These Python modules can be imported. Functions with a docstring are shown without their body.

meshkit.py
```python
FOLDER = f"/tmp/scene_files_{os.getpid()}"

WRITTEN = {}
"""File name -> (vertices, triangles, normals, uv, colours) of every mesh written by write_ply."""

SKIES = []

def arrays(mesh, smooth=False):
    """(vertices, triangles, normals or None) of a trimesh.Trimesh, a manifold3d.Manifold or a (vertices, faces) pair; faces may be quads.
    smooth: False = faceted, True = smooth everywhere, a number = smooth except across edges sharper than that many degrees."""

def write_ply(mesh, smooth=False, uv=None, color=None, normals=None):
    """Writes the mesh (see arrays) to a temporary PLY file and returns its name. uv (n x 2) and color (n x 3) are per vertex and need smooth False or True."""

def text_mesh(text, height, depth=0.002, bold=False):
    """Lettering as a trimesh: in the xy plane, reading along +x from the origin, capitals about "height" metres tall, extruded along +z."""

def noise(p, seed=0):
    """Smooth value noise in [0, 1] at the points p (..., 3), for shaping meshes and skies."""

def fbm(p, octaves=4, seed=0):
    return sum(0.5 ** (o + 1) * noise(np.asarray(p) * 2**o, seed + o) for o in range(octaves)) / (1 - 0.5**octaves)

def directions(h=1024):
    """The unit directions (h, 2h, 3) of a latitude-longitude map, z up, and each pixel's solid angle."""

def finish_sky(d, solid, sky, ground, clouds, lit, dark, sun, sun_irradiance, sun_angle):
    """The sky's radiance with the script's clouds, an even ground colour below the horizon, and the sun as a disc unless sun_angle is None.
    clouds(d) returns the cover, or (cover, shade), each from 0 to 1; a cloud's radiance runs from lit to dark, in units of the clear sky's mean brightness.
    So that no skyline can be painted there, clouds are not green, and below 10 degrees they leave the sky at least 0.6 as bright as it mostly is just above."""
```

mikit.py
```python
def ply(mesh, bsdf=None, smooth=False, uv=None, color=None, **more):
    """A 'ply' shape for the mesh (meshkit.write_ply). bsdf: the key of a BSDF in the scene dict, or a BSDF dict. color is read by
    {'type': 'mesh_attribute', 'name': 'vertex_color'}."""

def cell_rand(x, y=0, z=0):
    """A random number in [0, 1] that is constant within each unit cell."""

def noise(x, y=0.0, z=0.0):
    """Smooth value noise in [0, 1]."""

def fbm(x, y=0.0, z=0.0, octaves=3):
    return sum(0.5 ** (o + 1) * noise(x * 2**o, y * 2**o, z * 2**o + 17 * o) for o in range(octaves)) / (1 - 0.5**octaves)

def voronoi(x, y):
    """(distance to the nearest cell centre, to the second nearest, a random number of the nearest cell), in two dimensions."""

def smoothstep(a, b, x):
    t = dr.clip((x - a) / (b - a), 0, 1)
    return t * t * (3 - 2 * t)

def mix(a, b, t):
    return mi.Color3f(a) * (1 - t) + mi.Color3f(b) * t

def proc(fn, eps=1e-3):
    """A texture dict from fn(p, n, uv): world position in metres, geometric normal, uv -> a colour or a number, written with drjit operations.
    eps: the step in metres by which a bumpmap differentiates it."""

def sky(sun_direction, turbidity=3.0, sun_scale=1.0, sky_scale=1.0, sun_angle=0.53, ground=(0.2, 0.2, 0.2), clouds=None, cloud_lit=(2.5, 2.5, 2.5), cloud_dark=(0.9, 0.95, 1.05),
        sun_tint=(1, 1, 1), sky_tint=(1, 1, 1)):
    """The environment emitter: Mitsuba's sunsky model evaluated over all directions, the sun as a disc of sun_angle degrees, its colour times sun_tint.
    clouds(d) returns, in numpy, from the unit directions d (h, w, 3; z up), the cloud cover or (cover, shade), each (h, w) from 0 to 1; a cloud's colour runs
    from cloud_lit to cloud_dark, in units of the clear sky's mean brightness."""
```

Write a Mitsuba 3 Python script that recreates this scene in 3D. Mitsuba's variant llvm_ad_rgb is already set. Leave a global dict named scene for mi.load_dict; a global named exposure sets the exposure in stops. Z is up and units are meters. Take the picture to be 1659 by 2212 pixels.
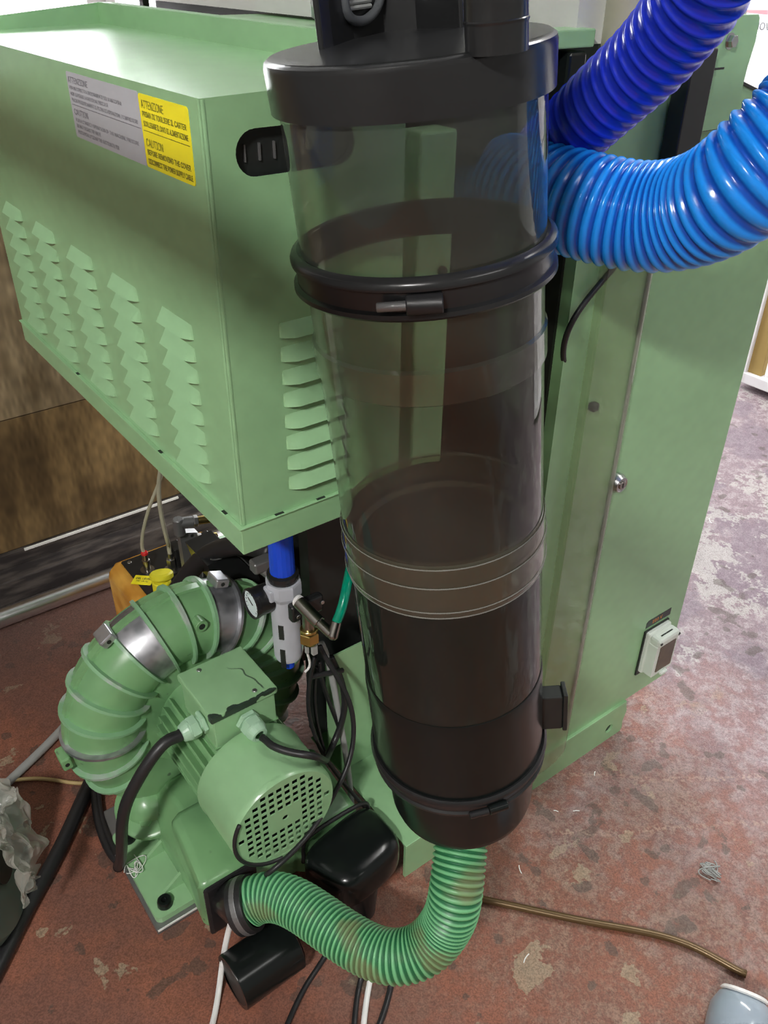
import math, random
import numpy as np, trimesh, shapely
import drjit as dr
import mitsuba as mi
import mikit, meshkit
from mikit import noise, fbm, smoothstep, mix, proc
from shapely.geometry import Polygon, Point, box as sbox
T = mi.ScalarTransform4f
random.seed(4); rng = np.random.default_rng(4)

# ---------------------------------------------------------------- camera, light, exposure
F, CW, CH = 1836.59, 1659, 2212
CR = np.array([[0.802, -0.597, 0.009], [-0.323, -0.446, -0.835], [0.502, 0.667, -0.551]])   # right, down, forward
u_, s_, v_ = np.linalg.svd(CR); CR = u_ @ v_
EYE = np.array([0, 0, 1.5])
m4 = np.eye(4); m4[:3, 0] = -CR[0]; m4[:3, 1] = -CR[1]; m4[:3, 2] = CR[2]; m4[:3, 3] = EYE
exposure = -0.10
scene, labels = {}, {}
scene['camera'] = {'type': 'perspective', 'fov': math.degrees(2 * math.atan(CW / 2 / F)), 'fov_axis': 'x',
                   'to_world': T(m4.tolist()), 'near_clip': 0.01, 'far_clip': 100.0}

def lamp(key, c, sx, sy, power, label, tint=(1, .98, .95)):
    """a ceiling fluorescent fitting: white housing and a glowing diffuser under it"""
    h = trimesh.creation.box((sx + .04, sy + .04, .06)); h.apply_translation((c[0], c[1], c[2] + .035))
    d = trimesh.creation.box((sx, sy, .03)); d.apply_translation((c[0], c[1], c[2] - .012))
    scene[key + '__housing'] = mikit.ply(h, 'mat_white_metal')
    scene[key + '__diffuser'] = mikit.ply(d, 'mat_white_metal', emitter={'type': 'area', 'radiance': {'type': 'rgb', 'value': [power * t for t in tint]}})
    labels[key] = {'label': label, 'category': 'ceiling light'}

# ---------------------------------------------------------------- materials
def rgb(*c): return {'type': 'rgb', 'value': list(c)}
def mat(name, color, rough=.5, metal=0., spec=.5, **k):
    d = {'type': 'principled', 'base_color': color if isinstance(color, dict) else rgb(*color), 'roughness': rough, 'metallic': metal, 'specular': spec, **k}
    scene['mat_' + name] = {'type': 'twosided', 'bsdf': d}
    return name
GREEN = (.25, .445, .232)
def f_paint(p, n, uv):
    a = fbm(p.x * 6, p.y * 6, p.z * 6, 3); b = noise(p.x * 60, p.y * 60, p.z * 60)
    return mix(GREEN, (.22, .40, .205), smoothstep(.45, .75, a) * .6) * (0.97 + .06 * b)
mat('green_paint', proc(f_paint), .25, spec=.7)
def f_cast(p, n, uv):
    a = fbm(p.x * 9, p.y * 9, p.z * 9, 3); b = fbm(p.x * 70, p.y * 70, p.z * 70, 2)
    c = mix((.165, .335, .150), (.085, .19, .085), smoothstep(.45, .75, a) * .75)
    return mix(c, (.06, .09, .06), smoothstep(.80, .90, b) * .7)
mat('green_cast', proc(f_cast), .27, spec=.6)
def f_term(p, n, uv):
    # chipped edge of the terminal box lid, along its front edge
    c = f_paint(p, n, uv)
    k = fbm(p.x * 55, p.y * 55, p.z * 55, 3)
    e = smoothstep(.965, .935, p.y) * smoothstep(.395, .455, p.z) + smoothstep(.385, .365, p.x) * smoothstep(.97, .94, p.y) * smoothstep(.40, .44, p.z) * .6
    chip = smoothstep(.50, .54, k * .5 + e * .46)
    cr = dr.abs(p.x - .455 + .25 * (p.y - 1.0) + .02 * (noise(p.y * 60) - .5))
    line = smoothstep(.0022, .0008, cr) * smoothstep(1.04, 1.02, p.y) * smoothstep(.95, .96, p.y) * .8
    return mix(c, (.018, .035, .022), dr.clip(chip + line, 0, 1))
def f_rib(p, n, uv):
    a = fbm(p.x * 25, p.y * 25, p.z * 25, 3)
    return mix((.20, .38, .21), (.32, .38, .33), smoothstep(.5, .75, a))
mat('rib_paint', proc(f_rib), .34)
mat('edge_grey', (.15, .155, .14), .35)
mat('dark_grey', (.07, .075, .08), .35)
mat('terminal_paint', proc(f_term), .36)
mat('louver_paint', (.265, .465, .247), .38)
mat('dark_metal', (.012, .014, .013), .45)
mat('black_plastic', (.013, .0135, .014), .24)
mat('black_gloss', (.006, .008, .0075), .2, spec=.32)
mat('rubber', (.014, .014, .015), .42)
mat('dust_black', (.010, .012, .010), .9, spec=.1)
mat('white_metal', (.75, .75, .72), .5)
mat('hood_paint', (.58, .58, .55), .4)
mat('alu', (.75, .75, .77), .26, 1.0)
def f_alu(p, n, uv):
    a = fbm(p.x * 30, p.y * 30, p.z * 30, 3)
    return mix((.55, .55, .58), (.30, .31, .33), smoothstep(.4, .7, a))
mat('bare_alu', proc(f_alu), .38, .85)
mat('steel', (.5, .5, .5), .28, 1.0)
mat('dull_steel', (.22, .22, .22), .45, .7)
mat('nickel', (.33, .31, .28), .25, 1.0)
mat('brass', (.60, .45, .16), .28, 1.0)
mat('reg_grey', (.42, .44, .48), .45)
mat('reg_blue', (.008, .06, .55), .35)
mat('valve_yellow', (.72, .66, .03), .45)
mat('white_paint', (.80, .80, .79), .6)
mat('white_cable', (.75, .75, .73), .4)
mat('grey_cable', (.30, .31, .30), .5)
mat('tan_cable', (.45, .33, .15), .5)
mat('sticker_yellow', (.86, .76, .02), .4)
mat('sticker_grey', (.42, .43, .46), .4)
mat('sticker_dark', (.015, .02, .017), .4)
mat('print_black', (.03, .03, .03), .5)
mat('print_olive', (.14, .12, .01), .5)
mat('print_grey', (.12, .12, .14), .5)
mat('print_orange', (.55, .16, .02), .5)
mat('print_pink', (.75, .30, .34), .6)
mat('dial_white', (.62, .74, .74), .3)
mat('gland_green', (.33, .52, .36), .35)
mat('tube_clear', (.38, .36, .26), .3)
mat('tube_green', (.0, .22, .13), .25)
mat('red_plastic', (.55, .02, .02), .3)
mat('ptfe', (.8, .8, .78), .8)
mat('socket_white', (.62, .68, .62), .35)
def f_window(p, n, uv):
    a = fbm(p.x * 50, p.y * 50, p.z * 50, 3)
    return mix((.10, .075, .035), (.045, .035, .022), a)
mat('socket_window', proc(f_window), .25)
def f_tank(p, n, uv):
    a = fbm(p.x * 18, p.y * 18, p.z * 18, 3)
    return mix((.66, .36, .07), (.50, .22, .03), smoothstep(.35, .7, a))
mat('tank_plastic', proc(f_tank), .35)
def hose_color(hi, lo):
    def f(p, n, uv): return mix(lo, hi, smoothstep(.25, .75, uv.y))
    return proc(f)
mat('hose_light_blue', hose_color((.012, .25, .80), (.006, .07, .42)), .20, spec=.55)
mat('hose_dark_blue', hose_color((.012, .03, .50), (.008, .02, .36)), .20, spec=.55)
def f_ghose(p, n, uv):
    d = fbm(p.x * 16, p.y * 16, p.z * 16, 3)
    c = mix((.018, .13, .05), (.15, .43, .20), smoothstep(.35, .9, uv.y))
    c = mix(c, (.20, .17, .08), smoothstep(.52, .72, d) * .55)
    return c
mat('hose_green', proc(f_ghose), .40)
# see-through plastics: clear sheet mixed with a film of dust
def clear(name, trans, dust, w, refl=1.0):
    scene['mat_' + name] = {'type': 'blendbsdf', 'weight': w,
        'a': {'type': 'thindielectric', 'int_ior': 1.49, 'specular_transmittance': rgb(*trans), 'specular_reflectance': rgb(refl, refl, refl)},
        'b': {'type': 'twosided', 'bsdf': {'type': 'diffuse', 'reflectance': rgb(*dust)}}}
    return name
clear('smoky_tube', (.80, .82, .76), (.115, .125, .105), .13, .9)
clear('clear_band', (.95, .95, .92), (.26, .30, .24), .05, .7)
clear('smoky_lower', (.66, .66, .62), (.040, .048, .040), .18, .7)
clear('yellowed_sleeve', (.84, .83, .74), (.22, .21, .15), .13)
clear('clear_sheet', (.92, .92, .84), (.28, .32, .22), .09, .7)
scene['mat_film'] = {'type': 'blendbsdf', 'weight': .42,
    'a': {'type': 'thindielectric', 'int_ior': 1.5},
    'b': {'type': 'twosided', 'bsdf': {'type': 'principled', 'base_color': rgb(.42, .42, .37), 'roughness': .18, 'specular': .8}}}

def f_floor(p, n, uv):
    x, y = p.x, p.y
    wx, wy = x + .06 * fbm(x * 14, y * 14, 2.0, 3), y + .06 * fbm(x * 14, y * 14, 8.0, 3)
    big = fbm(wx * 2.1, wy * 2.1, 1.0, 4); mid = fbm(wx * 8, wy * 8, 3.0, 5); fine = fbm(x * 55, y * 55, 5.0, 4); tiny = fbm(x * 190, y * 190, 6.0, 2); grit = noise(x * 520, y * 520)
    red = mix((.225, .085, .052), (.16, .070, .050), smoothstep(.3, .7, mid * .7 + fine * .3))
    scuff = smoothstep(.42, .68, mid * .35 + fine * .35 + tiny * .3) * smoothstep(.25, .9, x)
    red = mix(red, (.29, .20, .145), scuff * .6)
    worn = smoothstep(1.0, 1.65, x + .5 * (big - .5) * 2 + .22 * (y - .3) + .25 * (fine - .5))
    grey = mix((.19, .145, .165), (.275, .235, .25), smoothstep(.35, .65, fine * .6 + tiny * .4))
    grey = mix(grey, (.13, .10, .135), smoothstep(.50, .62, mid + .2 * (tiny - .5)) * .55)
    c = mix(red, grey, worn * .92)
    bare = smoothstep(.585, .635, fbm(wx * 5.5, wy * 5.5, 9.0, 5) + .28 * (fine - .5) + .16 * (tiny - .5)) * smoothstep(.95, 1.35, x)
    c = mix(c, (.34, .325, .305), bare * .65)
    patch = smoothstep(.72, .75, fbm(wx * 15, wy * 15, 33.0, 4) + .1 * (tiny - .5)) * (1 - worn)
    c = mix(c, (.30, .25, .17), patch * .6)
    spot = smoothstep(.74, .78, fbm(x * 26, y * 26, 47.0, 2) + .12 * (tiny - .5))
    c = mix(c, (.07, .055, .045), spot * .6)
    line = smoothstep(.010, .002, dr.abs(.62 * x + .78 * y + .05 * fbm(x * 5, y * 5, 13., 2) - 1.27)) + smoothstep(.008, .002, dr.abs(.55 * x + .83 * y + .04 * fbm(x * 6, y * 6, 14., 2) - 1.08))
    c = mix(c, (.36, .25, .19), dr.clip(line, 0, 1) * .35 * smoothstep(.4, .6, tiny) * smoothstep(.7, .9, x))
    dirt = smoothstep(1.45, 1.95, y) * smoothstep(1.6, .9, x)
    c = mix(c, (.075, .05, .045), dirt * .75)
    return c * (.72 + .56 * grit)
def f_floorbump(p, n, uv): return (fbm(p.x * 25, p.y * 25, 0., 4) + .25 * noise(p.x * 180, p.y * 180)) * .0022
scene['mat_floor_paint'] = {'type': 'bumpmap', 'arbitrary': proc(f_floorbump), 'scale': 1.0,
    'bsdf': {'type': 'principled', 'base_color': proc(f_floor), 'roughness': .55, 'specular': .4}}
def f_wood(lo, hi, sc):
    def f(p, n, uv):
        g = fbm(p.x * 30, p.y * 5, p.z * 3.0, 4); b = fbm(p.x * 5 * sc, 2.0, p.z * 5 * sc, 3)
        c = mix(lo, hi, smoothstep(.3, .75, g * .5 + b * .5))
        return c * (.75 + .5 * noise(p.x * 140, p.y * 9, p.z * 40))
    return f
mat('plywood_brown', proc(f_wood((.07, .043, .016), (.22, .145, .06), 1.)), .6)
mat('plywood_grey', proc(f_wood((.12, .085, .042), (.31, .24, .14), 1.7)), .6)
def f_sill(p, n, uv):
    return mix((.035, .03, .03), (.11, .095, .085), smoothstep(.35, .7, fbm(p.x * 12, p.y * 40, p.z * 40, 4)))
mat('sill_metal', proc(f_sill), .5, .2)
def f_crate(p, n, uv):
    k = fbm(p.x * 20, p.y * 20, p.z * 6, 3)
    return mix((.74, .73, .74), (.50, .46, .40), smoothstep(.6, .8, k))
mat('crate_white', proc(f_crate), .6)
mat('stained_wood', (.36, .25, .08), .7)
mat('wall_white', (.78, .79, .78), .8)
mat('wall_grey', (.22, .22, .21), .8)

# ---------------------------------------------------------------- helpers
def cam_ray(u, v):
    d = CR.T @ np.array([(u - CW / 2) / F, (v - CH / 2) / F, 1.0]); return d
def PX(u, v, x): d = cam_ray(u, v); return EYE + d * x / d[0]
def PY(u, v, y): d = cam_ray(u, v); return EYE + d * y / d[1]
def PD(u, v, d): return EYE + cam_ray(u, v) * d
def PZ(u, v, z): d = cam_ray(u, v); return EYE + d * (z - EYE[2]) / d[2]

def free(key):
    if not any(k == key or k.startswith(key + '__') for k in scene) and key not in labels: return key
    i = 1
    while True:
        k = f'{key}_{i:03d}'
        if not any(q == k or q.startswith(k + '__') for q in scene) and k not in labels: return k
        i += 1
USED = {}
def fresh(key):
    n = USED.get(key, 0); USED[key] = n + 1
    return key if n == 0 else f'{key}_{n:03d}'
def put(name, mesh, m, parent=None, label=None, smooth=False, uv=None, **k):
    key = fresh(f'{parent}__{name}' if parent else name)
    scene[key] = mikit.ply(mesh, 'mat_' + m, smooth=smooth, uv=uv, **k)
    if label: labels[key] = {'label': label}
    return key
def again(name, first, to_world, parent=None):
    key = fresh(f'{parent}__{name}' if parent else name)
    scene[key] = {**scene[first], 'to_world': to_world}
    return key
def thing(name, label, cat, group=None):
    key = fresh(name); labels[key] = {'label': label, 'category': cat}
    if group: labels[key]['group'] = group
    return key
def tag(key, label, cat, group=None):
    labels[key] = {'label': label, 'category': cat}
    if group: labels[key]['group'] = group
def struct(name, mesh, m, **k):
    key = put(name, mesh, m, **k); labels[key] = {'kind': 'structure', 'label': k.get('label') or name.replace('_', ' ')}
    return key
def J(*ms): return trimesh.util.concatenate(list(ms))
def bx(x0, x1, y0, y1, z0, z1, r=.0):
    """box between bounds with chamfered edges"""
    if r <= 0:
        b = trimesh.creation.box((x1 - x0, y1 - y0, z1 - z0)); b.apply_translation(((x0 + x1) / 2, (y0 + y1) / 2, (z0 + z1) / 2)); return b
    pts = []
    for sx in (0, 1):
        for sy in (0, 1):
            for sz in (0, 1):
                c = np.array([(x0, x1)[sx], (y0, y1)[sy], (z0, z1)[sz]])
                o = np.array([1 - 2 * sx, 1 - 2 * sy, 1 - 2 * sz]) * r
                for a in ([0, 1, 1], [1, 0, 1], [1, 1, 0], [.3, .3, 1], [.3, 1, .3], [1, .3, .3]): pts.append(c + o * np.array(a))
    return trimesh.convex.convex_hull(np.array(pts))
def frame(o, ax, up=(0, 0, 1)):
    """4x4 that takes z to ax and the origin to o"""
    z = np.array(ax, float); z /= np.linalg.norm(z)
    x = np.cross(up, z)
    if np.linalg.norm(x) < 1e-6: x = np.cross((0, 1, 0), z)
    x /= np.linalg.norm(x); m = np.eye(4); m[:3, 0] = x; m[:3, 1] = np.cross(z, x); m[:3, 2] = z; m[:3, 3] = o
    return m
def lathe(prof, o=(0, 0, 0), ax=(0, 0, 1), n=48, closed=False):
    """prof: (radius, height) rows turned about ax"""
    p = np.array(prof, float); k = len(p)
    th = np.arange(n) * 2 * np.pi / n
    v = np.stack([p[:, None, 0] * np.cos(th), p[:, None, 0] * np.sin(th), np.broadcast_to(p[:, None, 1], (k, n))], -1).reshape(-1, 3)
    i, j = np.meshgrid(np.arange(k if closed else k - 1), np.arange(n), indexing='ij'); i2 = (i + 1) % k
    a, b, c, d = i * n + j, i * n + (j + 1) % n, i2 * n + (j + 1) % n, i2 * n + j
    f = np.concatenate([np.stack([a, b, c], -1).reshape(-1, 3), np.stack([a, c, d], -1).reshape(-1, 3)])
    m = trimesh.Trimesh(v, f, process=False); m.apply_transform(frame(o, ax)); return m
def cyl(a, b, r, n=24, bev=.0, r2=None):
    a, b = np.array(a, float), np.array(b, float); L = np.linalg.norm(b - a); r2 = r if r2 is None else r2
    pr = [(1e-5, 0), (r - bev, 0), (r, bev), (r2, L - bev), (r2 - bev, L), (1e-5, L)] if bev else [(1e-5, 0), (r, 0), (r2, L), (1e-5, L)]
    return lathe(pr, a, b - a, n)
def hexnut(a, b, r, hole=0):
    return cyl(a, b, r, 6, bev=r * .08)
def spline(pts, n):
    from scipy.interpolate import PchipInterpolator, CubicSpline
    p = np.array(pts, float); d = np.r_[0, np.cumsum(np.linalg.norm(np.diff(p, axis=0), axis=1) ** .5)]
    q = CubicSpline(d, p)(np.linspace(0, d[-1], n * 8))
    s = np.r_[0, np.cumsum(np.linalg.norm(np.diff(q, axis=0), axis=1))]
    t = np.linspace(0, s[-1], n)
    return np.stack([np.interp(t, s, q[:, k]) for k in range(3)], -1), s[-1]
def sweep(p, rad, sides=12, cap=True, phase=None, prof=None):
    """tube along points p; rad: number or array (n,) or (n, sides)"""
    t = np.gradient(p, axis=0); t /= np.linalg.norm(t, axis=1, keepdims=True)
    a = np.cross(t[0], (0, 0, 1.)); 
    if np.linalg.norm(a) < .1: a = np.cross(t[0], (1., 0, 0))
    A = []
    for k in range(len(p)):
        a = a - t[k] * (a @ t[k]); a /= np.linalg.norm(a); A.append(a)
    A = np.array(A); B = np.cross(t, A); th = np.arange(sides) * 2 * np.pi / sides
    R = np.broadcast_to(np.asarray(rad, float).reshape(-1, 1) if np.ndim(rad) < 2 else rad, (len(p), sides))
    v = p[:, None] + R[..., None] * (np.cos(th)[None, :, None] * A[:, None] + np.sin(th)[None, :, None] * B[:, None])
    n = len(p); i, j = np.meshgrid(np.arange(n - 1), np.arange(sides), indexing='ij')
    q = np.stack([i * sides + j, i * sides + (j + 1) % sides, (i + 1) * sides + (j + 1) % sides, (i + 1) * sides + j], -1).reshape(-1, 4)
    f = np.vstack([q[:, [0, 1, 2]], q[:, [0, 2, 3]]]); v = v.reshape(-1, 3)
    if cap:
        c0, c1 = len(v), len(v) + 1; v = np.vstack([v, p[0], p[-1]]); jj = np.arange(sides)
        f = np.vstack([f, np.stack([np.full(sides, c0), (jj + 1) % sides, jj], -1), np.stack([np.full(sides, c1), (n - 1) * sides + jj, (n - 1) * sides + (jj + 1) % sides], -1)])
    return trimesh.Trimesh(v, f, process=False)
def cable(pts, r, n=48, sides=10): return sweep(spline(pts, n)[0], r, sides)
def ribbed_hose(pts, R, amp, pitch, sides=40, per=10, sharp=1.0):
    """corrugated hose, the rib running round it as a helix; uv.y is 1 on the rib and 0 in the groove"""
    _, L = spline(pts, 50); turns = max(4, int(round(L / pitch))); n = turns * per + 1
    p, L = spline(pts, n)
    s = np.linspace(0, turns, n)[:, None] + np.arange(sides)[None] / sides
    w = (0.5 + 0.5 * np.cos(2 * np.pi * s)) ** sharp
    m = sweep(p, R - amp + amp * w, sides, cap=False)
    uv = np.stack([np.tile(np.arange(sides) / sides, n), w.reshape(-1)], -1)
    return m, uv
def extrude(poly, h, o=(0, 0, 0), xa=(1, 0, 0), ya=(0, 1, 0)):
    """polygon in the plane (xa, ya) through o, thickened by h along xa x ya"""
    polys = getattr(poly, 'geoms', [poly])
    m = J(*[trimesh.creation.extrude_polygon(g, h, engine='earcut') for g in polys])
    M = np.eye(4); xa, ya = np.array(xa, float), np.array(ya, float); M[:3, 0] = xa; M[:3, 1] = ya; M[:3, 2] = np.cross(xa, ya); M[:3, 3] = o
    m.apply_transform(M); return m
def rrect(x0, x1, y0, y1, r): return sbox(x0 + r, y0 + r, x1 - r, y1 - r).buffer(r, quad_segs=6)
def text(s, h, o, xa, ya, depth=.0004, bold=False, width=None):
    m = meshkit.text_mesh(s, h, depth, bold)
    if width: m.apply_scale((width / m.extents[0], 1, 1))
    M = np.eye(4); xa, ya = np.array(xa, float), np.array(ya, float); M[:3, 0] = xa; M[:3, 1] = ya; M[:3, 2] = np.cross(xa, ya); M[:3, 3] = o
    m.apply_transform(M); return m
def hull(*ms): return trimesh.convex.convex_hull(np.vstack([m.vertices for m in ms]))
def ball(c, r, s=2):
    m = trimesh.creation.icosphere(s, r); m.apply_translation(c); return m

# ---------------------------------------------------------------- room
struct('floor', bx(-3, 7, -3.5, 5, -.1, 0), 'floor_paint')
struct('wall_back', bx(-3, 7, 5, 5.1, 0, 3.8), 'wall_white')
struct('wall_left', bx(-3.1, -3, -3.5, 5, 0, 3.8), 'wall_grey')
struct('wall_right', bx(7, 7.1, -3.5, 5, 0, 3.8), 'wall_white')
struct('wall_front', bx(-3, 7, -3.6, -3.5, 0, 3.8), 'wall_grey')
struct('ceiling', bx(-3, 7, -3.5, 5, 3.8, 3.9), 'wall_grey')
lamp('flood_light', (-1.5, -.75, 2.9), .13, .36, 760, 'compact flood light hung up to the left, outside the frame')
lamp('fluorescent_light', (1.2, -1.9, 3.2), 1.6, .16, 21, 'long fluorescent ceiling light behind the camera, outside the frame')
lamp('fluorescent_light_001', (2.25, .9, 2.8), .2, 2.2, 46, 'long fluorescent ceiling light above the white crate, outside the frame')
# frosted factory windows in the back wall
for i, x in enumerate((.4, 1.95, 3.5, 5.05)):
    w = f'window_{i + 1}'; labels[w] = {'kind': 'structure', 'label': 'frosted factory window in the white back wall'}
    scene[w + '__pane'] = mikit.ply(bx(x, x + 1.4, 4.975, 4.99, 1.0, 2.9), 'mat_white_metal', emitter={'type': 'area', 'radiance': {'type': 'rgb', 'value': [17.0, 17.3, 17.6]}})
    scene[w + '__frame'] = mikit.ply(trimesh.util.concatenate([bx(x - .05, x, 4.95, 5, .95, 2.95), bx(x + 1.4, x + 1.45, 4.95, 5, .95, 2.95), bx(x, x + 1.4, 4.95, 5, .95, 1.0), bx(x, x + 1.4, 4.95, 5, 2.9, 2.95), bx(x, x + 1.4, 4.955, 5, 1.73, 1.77)]), 'mat_white_metal')
k = put('overhead_duct', cyl((-.32, -1.2, 1.825), (-.32, 4.9, 1.95), .030, 24), 'white_metal', smooth=40); tag(k, 'straight overhead dust duct left of the machine, outside the frame', 'duct')
USED['fluorescent_light'] = 2

# plywood sheets leaning at the back, sill and pipe at their foot
k = put('plywood_sheet', bx(-.9, 1.0, 2.10, 2.12, .13, .505, .002), 'plywood_brown'); tag(k, 'brown streaked plywood sheet standing on the steel sill, under the greyer sheet', 'plywood sheet')
k = put('plywood_sheet', bx(-.9, 1.0, 2.095, 2.12, .508, 1.27, .002), 'plywood_grey'); tag(k, 'greyish stained plywood sheet left of the green louvred housing, above the brown sheet', 'plywood sheet')
sl = thing('steel_sill', 'dark dirty steel sill with bright top edge at the foot of the plywood', 'steel sill')
put('channel', bx(-.9, 1.05, 2.03, 2.16, 0, .085, .004), 'sill_metal', sl)
put('upright', bx(-.9, 1.05, 2.09, 2.16, .085, .128, .002), 'sill_metal', sl)
put('bright_edge', bx(.345, .80, 2.086, 2.092, .124, .130), 'white_metal', sl, 'bright bare top edge')
k = put('steel_pipe', cyl((-.6, 1.975, .026), (.95, 1.965, .026), .026, 28, .002), 'alu', smooth=40); tag(k, 'shiny grey steel pipe lying on the floor along the sill', 'pipe')

# ---------------------------------------------------------------- louvred green housing
BX0, BX1, BY0, BY1, BZ0, BZ1 = .366, .600, .766, 1.600, .889, 1.389
hs = thing('louvred_housing', 'green sheet metal housing with rows of louvres and warning stickers', 'machine housing')
t = .0025
put('side_panel', bx(BX0, BX0 + t, BY0, BY1, .925, BZ1, .0008), 'green_paint', hs)
slot = rrect(.398, .535, 1.3165, 1.360, .0215)
front = Polygon([(BX0, .925), (BX1, .925), (BX1, BZ1 + .006), (BX0, BZ1)]).difference(slot)
put('front_panel', extrude(front, t, (0, BY0 + t, 0), (1, 0, 0), (0, 0, 1)), 'green_paint', hs)
put('corner_fold', cyl((BX0 + .0035, BY0 + .0035, .929), (BX0 + .0035, BY0 + .0035, BZ1 - .001), .0042, 20), 'green_paint', hs, smooth=40)
put('slot_shadow_box', bx(.385, .575, BY0 + .012, BY0 + .11, 1.28, 1.375), 'dark_metal', hs, 'dark inside of the slot')
for i in range(6): put('inner_slat', bx(.412 + i * .0165, .4135 + i * .0165, BY0 + .009, BY0 + .0125, 1.329, 1.345), 'dull_steel', hs)
top = extrude(Polygon([(BX0, BZ1), (BX1, BZ1 + .006), (BX1, BZ1 + .003), (BX0, BZ1 - .003)]), BY1 - BY0, (0, BY1, 0), (1, 0, 0), (0, 0, 1))
put('top_panel', top, 'green_paint', hs)
put('back_panel', bx(BX1 - t, BX1, BY0 + .012, BY1, .9, BZ1 + .002), 'green_paint', hs)
put('end_panel', bx(BX0 + t, BX1, BY1 - t, BY1, .9, BZ1 - .004), 'green_paint', hs)
put('rear_lip', bx(BX1 - .002, BX1 + .001, BY0 + .02, BY1, BZ1, BZ1 + .036), 'green_paint', hs)
put('lip_flange', bx(BX1, BX1 + .02, BY0 + .02, BY1, BZ1 + .0345, BZ1 + .0365), 'louver_paint', hs)
put('end_lip', extrude(Polygon([(BX0 + .01, BZ1 - .004), (BX1, BZ1), (BX1, BZ1 + .036), (BX0 + .01, BZ1 + .016)]), .002, (0, BY1, 0), (1, 0, 0), (0, 0, 1)), 'green_paint', hs)
# bottom tray, proud of the cover, with small gaps at its rim
tr = .0035
put('bottom_tray', J(bx(BX0 - .002, BX1, BY0 - .002, BY1, BZ0, BZ0 + .003, .001), bx(BX0 - .003, BX0, BY0 - .003, BY1, BZ0, .928, .001), bx(BX0 - .003, BX1, BY0 - .003, BY0, BZ0, .928, .001)), 'green_paint', hs)
put('tray_rim', J(bx(BX0 - .006, BX0, BY0 - .006, BY1, .9265, .9285, .0006), bx(BX0 - .006, BX1, BY0 - .006, BY0, .9265, .9285, .0006)), 'louver_paint', hs)
for y in (.80, .985, 1.30): put('rim_gap', bx(BX0 - .0045, BX0 - .0005, y, y + .010, .9282, .9289), 'dark_metal', hs)
for x in (.41, .47): put('rim_gap', bx(x, x + .012, BY0 - .0045, BY0 - .0005, .9282, .9289), 'dark_metal', hs)

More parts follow.
